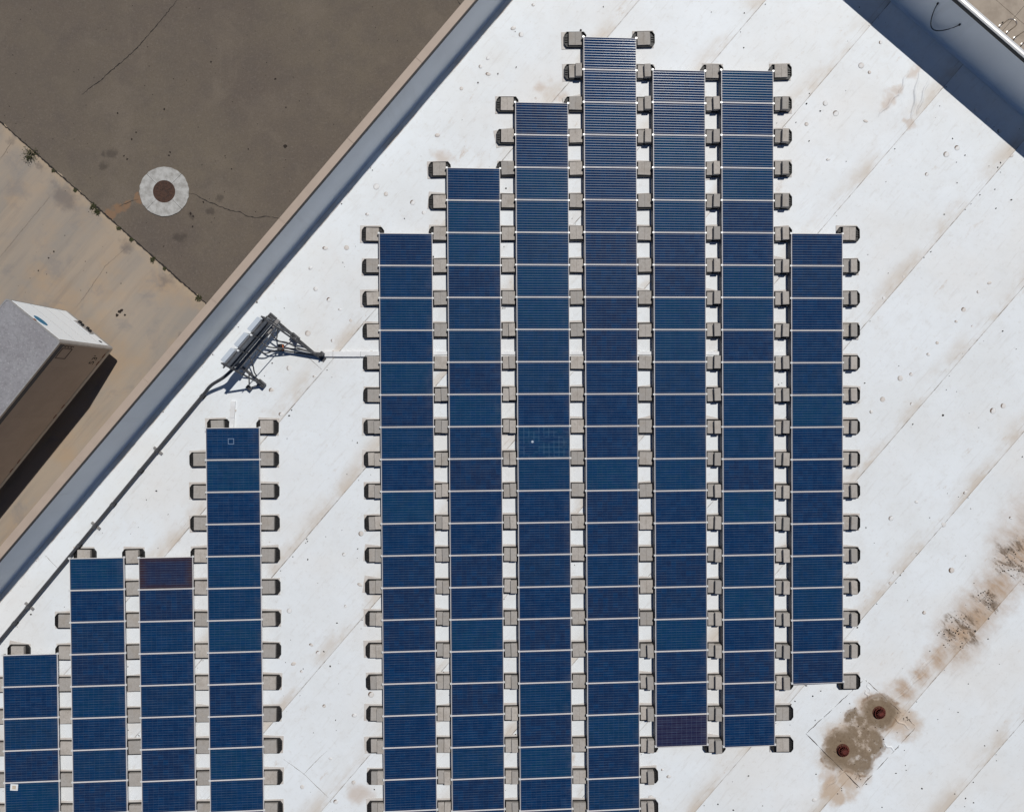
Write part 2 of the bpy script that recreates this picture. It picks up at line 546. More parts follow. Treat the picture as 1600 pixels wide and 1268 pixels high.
M['steel'] = plain('stainless_tube', (0.62, 0.58, 0.54), 0.28, 0.85, 0.1)
M['dirt'] = plain('dry_dirt_specks', (0.10, 0.07, 0.05), 0.95, 0, 0.2)
M['bark'] = plain('dark_litter', (0.03, 0.022, 0.017), 0.95, 0, 0.2)
M['weed'] = plain('dusty_weed_leaves', (0.045, 0.055, 0.02), 0.8, 0, 0.2, 20, 0.3, (0.06, 0.045, 0.022))


def fastener_material():
    t = NT('fastener_plate_membrane')
    p = t.pos()
    rv = t.rnd()
    o = t.sep(t.obj())
    # grime settles on the lower edge of every plate
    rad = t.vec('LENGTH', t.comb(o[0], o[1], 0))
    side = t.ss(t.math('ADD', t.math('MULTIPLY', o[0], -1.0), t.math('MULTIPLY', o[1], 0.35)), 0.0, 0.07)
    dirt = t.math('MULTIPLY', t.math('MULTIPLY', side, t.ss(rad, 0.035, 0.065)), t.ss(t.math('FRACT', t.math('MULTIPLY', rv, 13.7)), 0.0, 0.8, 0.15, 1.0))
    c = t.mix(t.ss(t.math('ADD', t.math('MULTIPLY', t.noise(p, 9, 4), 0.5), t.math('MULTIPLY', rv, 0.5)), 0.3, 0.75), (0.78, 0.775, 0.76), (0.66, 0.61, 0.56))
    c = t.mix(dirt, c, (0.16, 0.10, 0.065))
    return t.fin(c, 0.6, 0, 0.3)


M['fastener'] = fastener_material()


def asphalt_material():
    t = NT('asphalt')
    p = t.pos()
    g = t.noise(p, 20, 4, 0.85)
    g2 = t.noise(p, 9, 5, 0.85)
    big = t.noise(p, 0.16, 5, 0.55)
    mid = t.noise(p, 1.1, 5, 0.65)
    c = t.mix(t.ss(big, 0.3, 0.7), (0.132, 0.106, 0.086), (0.165, 0.136, 0.102))
    c = t.mix(t.ss(mid, 0.35, 0.75, 0, 0.5), c, (0.112, 0.094, 0.083))
    c = t.mix(t.ss(t.noise(p, 0.5, 5, 0.6, 0.5), 0.5, 0.7, 0, 0.6), c, (0.185, 0.152, 0.118))
    c = t.mix(t.ss(g, 0.42, 0.70, 0, 0.5), c, (0.088, 0.070, 0.055))
    c = t.mix(t.ss(g2, 0.50, 0.70, 0, 0.6), c, (0.20, 0.168, 0.14))
    en = t.math('MULTIPLY', t.math('SUBTRACT', t.noise(p, 2.0, 5, 0.7), 0.5), 1.4)
    xy = t.warp(p, 0.22, 2.2)

    def field(pts):
        acc = None
        for px, py, r in pts:
            q = P(px, py, 0)
            d = t.math('DIVIDE', t.vec('DISTANCE', xy, (q.x, q.y, 0)), r)
            acc = d if acc is None else t.math('SMOOTH_MIN', acc, d, 0.2)
        return t.math('ADD', acc, en)
    rst = field([(216, 310, 0.25), (200, 318, 0.22), (186, 325, 0.30), (172, 334, 0.33), (163, 342, 0.22)])
    c = t.mix(t.ss(rst, 0.5, 1.0, 0.8, 0), c, (0.24, 0.145, 0.085))
    oil = field([(175, 240, 0.30), (163, 241, 0.15), (342, 309, 0.22), (330, 331, 0.2), (285, 370, 0.25), (299, 335, 0.2), (160, 260, 0.25), (276, 368, 0.2)])
    c = t.mix(t.ss(oil, 0.3, 1.1, 0.5, 0), c, (0.045, 0.037, 0.032))
    dry = field([(20, 125, 1.6), (60, 80, 1.3), (120, 130, 1.5), (630, 60, 0.35)])
    c = t.mix(t.ss(dry, 0.1, 1.2, 0.25, 0), c, (0.15, 0.125, 0.095))
    t.bump(g, 0.6, 0.01)
    return t.fin(c, 0.9, 0, 0.25)


def lot_material():
    t = NT('stained_yard_concrete')
    p = t.pos()
    # tyre-worn streaks follow the direction the trailers are driven
    a = t.vec('DOT_PRODUCT', p, tuple(N1))
    b = t.vec('DOT_PRODUCT', p, tuple(U))
    st = t.noise(t.comb(a, t.math('MULTIPLY', b, 0.12)), 0.9, 5, 0.6)
    st2 = t.noise(t.comb(t.math('MULTIPLY', a, 3.0), t.math('MULTIPLY', b, 0.2)), 0.9, 5, 0.65)
    big = t.noise(p, 0.35, 5, 0.6)
    g = t.noise(p, 40, 3, 0.8)
    c = t.mix(t.ss(st, 0.3, 0.7), (0.375, 0.305, 0.235), (0.295, 0.262, 0.225))
    c = t.mix(t.ss(big, 0.45, 0.68, 0, 0.75), c, (0.40, 0.29, 0.19))
    c = t.mix(t.ss(t.noise(p, 0.8, 5, 0.65, 0.4), 0.52, 0.72, 0, 0.6), c, (0.235, 0.215, 0.20))
    c = t.mix(t.ss(st2, 0.5, 0.8, 0, 0.45), c, (0.19, 0.165, 0.145))
    c = t.mix(t.ss(g, 0.5, 0.8, 0, 0.25), c, (0.20, 0.16, 0.12))
    en = t.math('MULTIPLY', t.math('SUBTRACT', t.noise(p, 1.4, 5, 0.7), 0.5), 1.4)
    xy = t.warp(p, 0.5, 1.2)
    acc = None
    for px, py, r in [(258, 438, 0.6), (100, 305, 0.8), (200, 385, 0.35), (278, 524, 0.3), (22, 216, 0.3), (68, 258, 0.28)]:
        q = P(px, py, 0)
        d = t.math('DIVIDE', t.vec('DISTANCE', xy, (q.x, q.y, 0)), r)
        acc = d if acc is None else t.math('SMOOTH_MIN', acc, d, 0.2)
    c = t.mix(t.ss(t.math('ADD', acc, en), 0.2, 1.1, 0.65, 0), c, (0.16, 0.135, 0.12))
    je0, je1 = P(0, 190, 0), P(320, 472, 0)
    jd = (je1 - je0).normalized()
    jn = Vector((jd.y, -jd.x, 0))
    dist = t.math('ABSOLUTE', t.math('SUBTRACT', t.vec('DOT_PRODUCT', p, tuple(jn)), je0.dot(jn)))
    c = t.mix(t.math('MULTIPLY', t.ss(dist, 0.05, 0.5, 1, 0), t.ss(t.noise(p, 3.0, 4), 0.35, 0.6, 0.2, 0.85)), c, (0.41, 0.32, 0.225))
    t.bump(g, 0.3, 0.006)
    return t.fin(c, 0.85, 0, 0.25)


def trailer_roof_material():
    t = NT('dirty_aluminium_roof')
    p = t.pos()
    g = t.noise(p, 7, 6, 0.8)
    b = t.noise(p, 1.2, 4, 0.6)
    c = t.mix(t.ss(b, 0.3, 0.7), (0.34, 0.335, 0.35), (0.29, 0.28, 0.295))
    c = t.mix(t.ss(g, 0.4, 0.75, 0, 0.7), c, (0.19, 0.185, 0.19))
    c = t.mix(t.ss(t.noise(p, 13, 4, 0.8), 0.54, 0.68, 0, 0.75), c, (0.50, 0.49, 0.50))
    return t.fin(c, 0.6, 0.15, 0.4)


M['asphalt'] = asphalt_material()
M['lot'] = lot_material()
M['plaza'] = plain('beige_plaza_concrete', (0.40, 0.34, 0.275), 0.85, 0, 0.22, 1.6, 0.25, (0.30, 0.25, 0.20))
M['collar'] = plain('pale_concrete_collar', (0.48, 0.475, 0.455), 0.85, 0, 0.25, 4.0, 0.25, (0.31, 0.30, 0.28))
M['trailer_roof'] = trailer_roof_material()
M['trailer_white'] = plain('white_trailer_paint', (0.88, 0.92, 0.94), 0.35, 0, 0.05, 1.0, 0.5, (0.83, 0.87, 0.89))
M['trailer_side'] = plain('beige_trailer_side', (0.50, 0.425, 0.37), 0.45, 0, 0.14, 1.0, 0.4, (0.40, 0.33, 0.285))  # beige base colour, darker than the white front wall
M['trailer_rail'] = plain('trailer_aluminium_rail', (0.48, 0.47, 0.46), 0.4, 0.4, 0.15, 5.0)
M['navy'] = plain('dark_navy', (0.012, 0.03, 0.07), 0.4, 0, 0.05)  # plain dark blue for the strip topping the trailer side
M['emblem'] = plain('blue_emblem', (0.01, 0.16, 0.30), 0.4, 0, 0.05)
M['marker'] = plain('amber_marker_lens', (0.22, 0.06, 0.02), 0.4, 0, 0.05)
M['tyre'] = plain('tyre_rubber', (0.02, 0.02, 0.021), 0.8, 0, 0.2)
M['faint_crack'] = plain('silted_hairline', (0.17, 0.14, 0.11), 0.95, 0, 0.3)
M['crack'] = plain('dark_crack', (0.03, 0.025, 0.022), 0.95, 0, 0.1)  # dark colour of the cracks and open joints themselves


# ================================================================== GROUND
GZ = 0.0
me = MB().add([(-900, -900, 0), (900, -900, 0), (900, 900, 0), (-900, 900, 0)], [(0, 1, 2, 3)]).mesh('ground', M['lot'])
ground = tag(mesh_obj('ground', me), kind='structure')
# asphalt lane beyond the joint
e0, e1 = P(0, 190, 0), P(320, 472, 0)
ed = (e1 - e0).normalized()
en_ = Vector((-ed.y, ed.x, 0))
if en_.dot(P(400, 100, 0) - e0) < 0:
    en_ = -en_
rng = random.Random(3)
edge = []
for i in range(0, 320):
    s = -22 + i * 0.22
    edge.append(e0 + ed * s + en_ * (rng.uniform(-0.03, 0.03) + (0.05 if rng.random() < 0.12 else 0)))
far0, far1 = edge[0] + en_ * 80, edge[-1] + en_ * 80
asphalt = mesh_obj('asphalt_road', MB().prism([(p.x, p.y) for p in edge] + [(far1.x, far1.y), (far0.x, far0.y)], -0.05, 0.012).mesh('asphalt_road', M['asphalt']))
tag(asphalt, kind='structure')


def ribbon(pts, w, z, name, mat, parent, jit=0.02, seed=1):
    rg = random.Random(seed)
    fine = []
    for i in range(len(pts) - 1):
        n = max(2, int((pts[i + 1] - pts[i]).length / 0.09))
        for k in range(n):
            q = pts[i].lerp(pts[i + 1], k / n)
            fine.append(q + Vector((rg.uniform(-jit, jit), rg.uniform(-jit, jit), 0)))
    fine.append(pts[-1])
    vs, fs = [], []
    n = len(fine)
    for i, q in enumerate(fine):
        d = (fine[min(i + 1, n - 1)] - fine[max(0, i - 1)])
        s = Vector((-d.y, d.x, 0)).normalized()
        ww = w * rg.uniform(0.35, 1.0) * (0.35 + 0.65 * min(1, min(i, n - 1 - i) / (n * 0.15 + 1)))
        vs += [(q.x - s.x * ww / 2, q.y - s.y * ww / 2, z), (q.x + s.x * ww / 2, q.y + s.y * ww / 2, z)]
    for i in range(n - 1):
        fs.append((2 * i, 2 * i + 1, 2 * i + 3, 2 * i + 2))
    return mesh_obj(name, MB().add(vs, fs).mesh(name, mat), parent)


zc = 0.0165
ribbon([P(x, y, 0) for x, y in [(282, -6), (268, 12), (252, 32), (232, 55), (215, 75), (192, 96), (172, 112), (158, 126), (146, 134), (128, 148)]], 0.05, zc, 'crack', M['crack'], asphalt, 0.02, 1)
ribbon([P(x, y, 0) for x, y in [(294, 302), (306, 304), (318, 312), (331, 317), (345, 323), (361, 330), (375, 331), (385, 338), (401, 340), (416, 338), (440, 342)]], 0.05, zc, 'crack', M['crack'], asphalt, 0.018, 2)
ribbon([P(x, y, 0) for x, y in [(714, 0), (718, 6), (724, 12)]], 0.04, zc, 'crack', M['crack'], asphalt, 0.01, 3)
ribbon([P(x, y, 0) for x, y in [(217, 311), (206, 314), (197, 318), (186, 323)]], 0.03, zc, 'crack', M['crack'], asphalt, 0.012, 4)
# open joint between asphalt and concrete, full of dirt
ribbon([e0 + ed * s for s in (-6, -2, 2, 6, 10, 14)], 0.085, zc + 0.002, 'crack', M['crack'], asphalt, 0.02, 5)
# hairline cracks in the yard slab
for k, pl in enumerate([[(0, 402), (30, 365), (55, 335), (78, 308)], [(118, 482), (140, 452), (165, 415), (200, 385)], [(0, 250), (18, 222)]]):
    ribbon([P(x, y, 0) for x, y in pl], 0.020, 0.004, 'crack', M['faint_crack'], ground, 0.012, 20 + k)

# tar drips and oil spots: too small to pick apart
rng = random.Random(11)
mb = MB()
spots = [(187, 487, 0.09), (183, 492, 0.085), (195, 492, 0.07), (190, 485, 0.08), (84, 393, 0.05), (76, 403, 0.045), (60, 423, 0.045)]
for px, py, r in spots:
    p = P(px, py, 0)
    pts = [(p.x + x, p.y + y) for x, y in blob(9, r, rng, 0.8)]
    mb.prism(pts, 0.002, 0.006)
for px, py, r in [(213, 207, .05), (206, 218, .05), (194, 244, .05), (199, 249, .05), (266, 238, .05), (264, 243, .05), (298, 334, .07), (302, 338, .06), (301, 354, .05), (430, 124, .06), (446, 229, .10), (257, 171, .05), (184, 177, .05), (318, 316, .05), (330, 97, .05), (447, 168, .04), (388, 233, .04), (362, 264, .04)]:
    p = P(px, py, 0)
    mb.prism([(p.x + x, p.y + y) for x, y in blob(8, r, rng, 0.8)], 0.013, 0.018)
for k in range(160):
    px, py = rng.uniform(0, 640), rng.uniform(0, 480)
    if py > 460 - (px - 330) * 1.17:
        continue
    p = P(px, py, 0)
    on_asph = (p - e0).dot(en_) > 0.1
    mb.prism([(p.x + x, p.y + y) for x, y in blob(6, rng.uniform(.012, .03), rng, 0.8)], 0.012 if on_asph else 0.001, 0.017 if on_asph else 0.005)
tag(mb.obj('oil_spots', M['bark']), 'scattered dark oil and tar drips on the yard paving', 'oil spots', kind='stuff')

# concrete plaza beyond the pale parapet
plaza = MB()
pz0 = B1 + 0.3
c4 = [AB(-25, pz0, 0), AB(40, pz0, 0), AB(40, pz0 + 60, 0), AB(-25, pz0 + 60, 0)]
plz = mesh_obj('plaza', MB().prism([(p.x, p.y) for p in c4], -0.04, 0.02).mesh('plaza', M['crack']))
tag(plz, kind='structure')
sb = None
jt = P(1586, 26, 0.06)
ja, jb = jt.dot(N1), jt.dot(U)
sw = 2.6
for i in range(-4, 4):
    for j in range(-5, 4):
        a_0, b_0 = ja + i * sw, jb + j * sw
        b_lo, b_hi = max(b_0 + 0.008, pz0 + 0.02), b_0 + sw - 0.008
        if b_hi - b_lo < 0.3:
            continue
        m_ = MB().prism([tuple(AB(a, b).xy) for a, b in [(a_0 + .008, b_lo), (a_0 + sw - .008, b_lo), (a_0 + sw - .008, b_hi), (a_0 + .008, b_hi)]], 0.02, 0.06)
        m_.obj('paving_slab', M['plaza'], plz)

# ------------------------------------------------------------------ manhole
mh = empty('manhole', P(257, 299.5, 0.012), (0, 0, 0), 'round rusty manhole cover in a pale concrete collar on asphalt', 'manhole')
for k in range(4):
    mb = MB()
    a0, a1 = math.pi / 4 + k * math.pi / 2 + 0.008, math.pi / 4 + (k + 1) * math.pi / 2 - 0.008
    n = 14
    rr = [1.085 + random.uniform(-.018, .012) for i in range(n + 1)]
    pts = [(rr[i] * math.cos(a0 + (a1 - a0) * i / n), rr[i] * math.sin(a0 + (a1 - a0) * i / n)) for i in range(n + 1)]
    pts += [(0.49 * math.cos(a1 + (a0 - a1) * i / n), 0.49 * math.sin(a1 + (a0 - a1) * i / n)) for i in range(n + 1)]
    mb.prism(pts, 0.0, 0.035)
    mb.obj('collar_segment', M['collar'], mh)
MB().lathe([(0.49, 0.0), (0.49, 0.028), (0.44, 0.028), (0.44, 0.0)], 40).obj('frame_ring', M['cover'], mh)
cv = MB().lathe([(0.438, 0.0), (0.438, 0.02), (0.0, 0.0202)], 40)
for r in (0.12, 0.24, 0.36):
    cv.lathe([(r - 0.012, 0.015), (r - 0.012, 0.027), (r + 0.012, 0.027), (r + 0.012, 0.015), (r - 0.012, 0.015)], 32)
for k in range(12):
    a = k * math.pi / 6
    cv.bar((0.14 * math.cos(a), 0.14 * math.sin(a), 0.022), (0.40 * math.cos(a), 0.40 * math.sin(a), 0.0225), 0.02, 0.012)
cv.obj('cover', M['cover'], mh)

# ------------------------------------------------------------------ weeds in the joint
rng = random.Random(5)
weeds = [(50, 243, 0.42, 'large sprawling weed growing from the joint between asphalt and concrete'),
         (146, 322, 0.17, 'small weed in the joint, on the asphalt side near rust streak'),
         (152, 331, 0.20, 'scraggly weed in the joint beside the rust-coloured streak end'),
         (239, 405, 0.15, 'small weed in the joint between manhole and tan parapet'),
         (118, 297, 0.10, 'tiny weed in the joint between the large weed and rust streak'),
         (186, 357, 0.11, 'tiny weed in the joint just past the rust streak'),
         (206, 374, 0.10, 'tiny weed tuft in the joint beside a brown concrete stain'),
         (311, 466, 0.17, 'brown dry weed in the joint right against the tan parapet'),
         (84, 267, 0.09, 'tiny weed next to the large sprawling weed in the joint'),
         (258, 420, 0.09, 'tiny weed in the joint closest to the grey concrete stain')]
for px, py, s, lab in weeds:
    p = P(px, py, 0)
    w = empty('weed', p, (0, 0, rng.random() * 6), lab, 'weed', 'weeds growing in the paving joint')
    st = MB()
    lf = MB()
    for k in range(int(10 + s * 150)):
        a = rng.random() * 6.28
        ln = s * rng.uniform(0.3, 1.0)
        h = s * rng.uniform(0.1, 0.5)
        tip = Vector((ln * math.cos(a), ln * math.sin(a), h))
        if k % 4 == 0:
            st.tube([(0, 0, 0), tip * 0.5 + Vector((0, 0, h * 0.3)), tip], 0.004, 4)
        w_ = rng.uniform(0.012, 0.03)
        for q in range(3):
            c = tip * rng.uniform(0.35, 1.0) + Vector((rng.uniform(-.03, .03), rng.uniform(-.03, .03), 0))
            d = Vector((rng.uniform(-1, 1), rng.uniform(-1, 1), rng.uniform(-.3, .5))).normalized() * w_ * 1.8
            sd_ = Vector((-d.y, d.x, rng.uniform(-.01, .01))).normalized() * w_ * 0.6
            lf.add([c - d, c + sd_, c + d, c - sd_], [(0, 1, 2, 3)])
    st.obj('stems', M['weed'], w)
    lf.obj('leaves', M['weed'], w)

# ================================================================== BUILDING
bld = empty('building', AB(A0, B1, 0), (0, 0, 0), 'flat-roofed building with white membrane roof, tan and pale parapets', 'building')


def inb(o):
    o.location = o.location - bld.location
    return o


A_END, B_END = 26.0, -28.0
CW1, CW2 = 0.225, 0.15
# walls below the roof, built as a ring so that nothing is coplanar with the parapets
wl = MB()
wl.prism([tuple(AB(a, b).xy) for a, b in [(A0 - CW1 + .01, B_END), (A0 - CW1 + .01, B1 + CW2 - .01), (A_END, B1 + CW2 - .01), (A_END, B_END)]], -0.02, ZR - 0.3)
inb(wl.obj('outer_wall', M['stucco'], bld))
roof = inb(MB().prism([tuple(AB(a, b).xy) for a, b in [(A0 - .01, B_END), (A0 - .01, B1 + .01), (A_END, B1 + .01), (A_END, B_END)]], ZR - 0.3, ZR - 0.012).obj('roof', M['membrane'], bld))
RP = roof

def onroof(o):
    # sub-parts hang off the roof, whose origin stands at the world origin
    return o


# parapet cores with a coved foot
def parapet(kind):
    mb = MB()
    if kind == 'tan':
        prof = [(A0 - CW1 + .012, ZR - 0.3), (A0 - CW1 + .012, ZR + HP1 - .02), (A0 - .004, ZR + HP1 - .02), (A0 - .004, ZR + .05), (A0 + .012, ZR + .018), (A0 + .045, ZR + .007), (A0 + .045, ZR - 0.3)]
        n = len(prof)
        vs = [tuple(AB(a, B_END, z)) for a, z in prof] + [tuple(AB(a, B1 + CW2 - .012, z)) for a, z in prof]
    else:
        prof = [(B1 + CW2 - .012, ZR - 0.3), (B1 + CW2 - .012, ZR + HP2 - .02), (B1 + .004, ZR + HP2 - .02), (B1 + .004, ZR + .07), (B1 - .02, ZR + .025), (B1 - .08, ZR + .008), (B1 - .08, ZR - 0.3)]
        n = len(prof)
        vs = [tuple(AB(A0 + .02, b, z)) for b, z in prof] + [tuple(AB(A_END, b, z)) for b, z in prof]
    fs = [tuple(range(n)), tuple(range(2 * n - 1, n - 1, -1))] + [(i, (i + 1) % n, n + (i + 1) % n, n + i) for i in range(n)]
    mb.add(vs, fs)
    return inb(mb.obj('parapet', M['parapet'], bld))


par1 = parapet('tan')
par2 = parapet('pale')
# coping in sections; each has a flat top, a turned-down lip and a dark drip edge
pj = P(656, 96, ZR + HP1).dot(U)
k0 = int((B_END - pj) // 3.05)
for k in range(k0, 20):
    b0, b1 = pj + k * 3.05, pj + (k + 1) * 3.05 - 0.004
    b0, b1 = max(b0, B_END), min(b1, B1 + CW2)
    if b1 - b0 < 0.2:
        continue
    s = MB().prism([tuple(AB(a, b).xy) for a, b in [(A0 - CW1 - .008, b0), (A0 + .006, b0), (A0 + .006, b1), (A0 - CW1 - .008, b1)]], ZR + HP1 - .02 + .001 * (k % 2), ZR + HP1 + .02 + .001 * (k % 2))
    o = s.obj('coping', M['coping_tan'], par1, 0.004)
    d = MB().prism([tuple(AB(a, b).xy) for a, b in [(A0 - .002, b0), (A0 + .028, b0), (A0 + .028, b1), (A0 - .002, b1)]], ZR + HP1 - .09, ZR + HP1 - .022)
    d.obj('drip_edge', M['coping_edge'], par1)
pk = P(1526, 22, ZR + HP2).dot(N1)
for k in range(-12, 10):
    a0, a1 = pk + k * 3.05, pk + (k + 1) * 3.05 - 0.004
    a0, a1 = max(a0, A0 + .03), min(a1, A_END)
    if a1 - a0 < 0.2:
        continue
    dz = 0.004 * (k % 2)
    # gently crowned cap, so it catches the sun along its outer half
    bs = [B1 - .012, B1 + .03, B1 + .08, B1 + .12, B1 + CW2 + .012]
    zs = [.016, .030, .032, .022, .004]
    vs = [tuple(AB(a, b, ZR + HP2 + z + dz)) for a in (a0, a1) for b, z in zip(bs, zs)] + [tuple(AB(a, b, ZR + HP2 - .03)) for a in (a0, a1) for b in (bs[0], bs[-1])]
    fs = [(i, i + 1, 6 + i, 5 + i) for i in range(4)] + [(0, 5, 12, 10), (4, 11, 13, 9), (0, 10, 11, 4, 3, 2, 1), (5, 6, 7, 8, 9, 13, 12), (10, 12, 13, 11)]
    MB().add(vs, fs).obj('coping', M['coping_white'], par2)
    MB().prism([tuple(AB(a, b).xy) for a, b in [(a0, B1 - .025), (a1, B1 - .025), (a1, B1 + .002), (a0, B1 + .002)]], ZR + HP2 - .10, ZR + HP2 - .005).obj('drip_edge', M['coping_edge'], par2)
for o in list(par1.children) + list(par2.children):
    o.matrix_parent_inverse = Matrix.Translation(-Vector((0, 0, 0)))
    # coordinates were written in world space while the parapet sits at the world origin

# vertical welds in the parapet membrane
for k in range(16):
    b0 = B1 - 1.2 - k * 3.0
    MB().prism([tuple(AB(a, b).xy) for a, b in [(A0 - .003, b0), (A0 + .0, b0), (A0 + .0, b0 + .10), (A0 - .003, b0 + .10)]], ZR + .06, ZR + HP1 - .10).obj('weld_strip', M['parapet'], par1)
    a0 = A0 + 1.0 + k * 3.0
    if a0 < A_END - 1:
        MB().prism([tuple(AB(a, b).xy) for a, b in [(a0, B1 + .003), (a0 + .10, B1 + .003), (a0 + .10, B1), (a0, B1)]], ZR + .08, ZR + HP2 - .11).obj('weld_strip', M['parapet'], par2)

# membrane sheets: 3 m rolls lapped like shingles along the tan parapet
ks = int(math.floor((A0 - AREF) / SEAM))
for k in range(ks, 12):
    a0, a1 = AREF + k * SEAM - 0.14, AREF + (k + 1) * SEAM
    a0, a1 = max(a0, A0 + .035), min(a1, A_END)
    if a1 - a0 < 0.3:
        continue
    vs, fs = [], []
    nb = 60
    rg = random.Random(100 + k)
    for i in range(nb + 1):
        b = B_END + (B1 - .07 - B_END) * i / nb
        w = rg.uniform(-.006, .006)
        vs += [tuple(AB(a0, b, ZR - .006)), tuple(AB(a1 + w, b, ZR + .004)), tuple(AB(a1 + w, b, ZR - .004))]
    for i in range(nb):
        q = 3 * i
        fs += [(q, q + 1, q + 4, q + 3), (q + 1, q + 2, q + 5, q + 4)]
    MB().add(vs, fs).obj('membrane_sheet', M['membrane'], roof)
# welded patch round the drains
pc = [P(1259, 1145), P(1350.7, 1060), P(1431, 1134.5), P(1344, 1229.6)]
MB().prism([tuple(p.xy) for p in pc], ZR - .004, ZR + .012).obj('drain_patch', M['membrane'], roof)
# torn-edge seam dirt lines round the patch
for i in range(4):
    for q0, q1 in ((.02, .27), (.30, .44), (.50, .71), (.78, .97)):
        ribbon([pc[i].lerp(pc[(i + 1) % 4], q0), pc[i].lerp(pc[(i + 1) % 4], q1)], 0.026, ZR + .0135, 'seam_dirt', M['dirt'], roof, 0.010, 40 + i + int(q0 * 100))
for k, pl in enumerate([[(443, 1185), (475, 1208), (513, 1245)], [(475, 1208), (500, 1182), (513, 1171)], [(478, 555), (503, 577)], [(70, 866), (90, 887)], [(1350, 1060), (1432, 1134)]][:4]):
    ribbon([P(x, y) for x, y in pl], 0.014, ZR + .009, 'seam_dirt', M['dirt'], roof, 0.006, 60 + k)
# wrinkles around the drains (folds in the membrane, a few centimetres high)
def fold(p, q, w, h):
    d = (q - p)
    s = Vector((-d.y, d.x, 0)).normalized()
    vs, fs = [], []
    n = 10
    for i in range(n + 1):
        c = p.lerp(q, i / n)
        f = math.sin(math.pi * i / n) ** 0.7
        c = c + s * 0.03 * math.sin(i * 1.3)
        for u_, z in ((-1, 0), (-.45, .7), (0, 1), (.45, .7), (1, 0)):
            vs.append((c.x + s.x * w * u_ * (0.3 + 0.7 * f), c.y + s.y * w * u_ * (0.3 + 0.7 * f), ZR + .004 + h * z * f))
    for i in range(n):
        for j in range(4):
            fs.append((i * 5 + j, i * 5 + j + 1, i * 5 + j + 6, i * 5 + j + 5))
    return MB().add(vs, fs).obj('membrane_fold', M['membrane'], roof, 0, True)


for x0, y0, x1, y1, w, h in [(1350, 1075, 1358, 1093, .05, .03), (1392, 1118, 1425, 1140, .05, .03), (1378, 1160, 1400, 1172, .05, .03), (1340, 1200, 1345, 1218, .05, .03), (1322, 1198, 1290, 1232, .06, .03), (1392, 1100, 1450, 1045, .05, .02), (1436, 112, 1424, 190, .06, .03), (1420, 110, 1404, 150, .05, .02), (1452, 120, 1432, 180, .05, .025), (1408, 140, 1372, 182, .05, .02), (1400, 1092, 1470, 1010, .06, .02), (1360, 1085, 1353, 1062, .04, .025)]:
    fold(P(x0, y0), P(x1, y1), w, h)

# fastener plates telegraphing through the sheet
FP = []
def zz(pts, ox, oy, s):
    for x, y in pts:
        FP.append((ox + x / s, oy + y / s))
zz([(325, 55), (185, 207), (112, 245), (932, 100), (853, 163), (750, 288), (697, 372), (563, 523), (500, 605), (378, 745), (302, 773), (177, 922), (97, 1010), (383, 955), (812, 408), (957, 1003), (1030, 968), (1145, 1165)], 1340, 420, 4.527)
zz([(245, 822), (370, 693), (215, 890), (565, 500), (220, 463), (388, 355), (712, 292), (1012, 460), (620, 805), (440, 1085)], 1340, 700, 4.227)
zz([(660, 232), (85, 430), (1362, 445), (175, 208), (225, 263)], 1000, 1160, 5.0)
zz([(490, 45), (413, 160), (110, 185), (228, 368), (265, 412), (133, 470), (176, 512), (332, 980), (456, 1108), (360, 1212), (180, 1132), (460, 748), (550, 635), (298, 697)], 420, 900, 3.445)
zz([(963, 322), (680, 645), (577, 757), (345, 943), (265, 1052), (293, 1167), (463, 940), (827, 692), (888, 748), (627, 604)], 410, 120, 3.523)
zz([(283, 32), (77, 265), (15, 117), (570, 1003), (465, 1132)], 420, 580, 3.96)
zz([(1240, 203), (905, 303), (1155, 118), (760, 575), (620, 745), (697, 933), (957, 640), (1358, 165), (1070, 40), (1100, 360)], 300, 460, 5.0)
zz([(470, 455), (527, 503), (605, 295), (220, 718), (90, 862), (293, 787), (500, 842), (240, 1108), (1060, 1072), (1135, 1027), (925, 1210), (1510, 1075), (1265, 765), (1350, 835), (1430, 910)], 1240, 0, 4.444)
zz([(1285, 350), (1380, 430), (968, 722), (878, 825), (972, 918), (642, 1097), (1565, 1218), (1530, 65)], 640, 0, 7.925)
rng = random.Random(21)
base_f = MB().lathe([(0.10, -0.004), (0.088, 0.010), (0.05, 0.020), (0.0, 0.023)], 14).mesh('fastener_plate', M['fastener'], 0, True)
for x, y in FP:
    p = P(x, y, ZR + .001)
    o = mesh_obj('fastener_plate', base_f, roof)
    o.location = p - bld.location if False else p
    s = rng.uniform(0.5, 0.95)
    o.scale = (s, s, rng.uniform(0.10, 0.28))
    o.rotation_euler = (0, 0, R(rng.uniform(-35, 35)))
    if rng.random() < 0.3:
        o.scale = (s, s * rng.uniform(0.55, 0.8), .4)

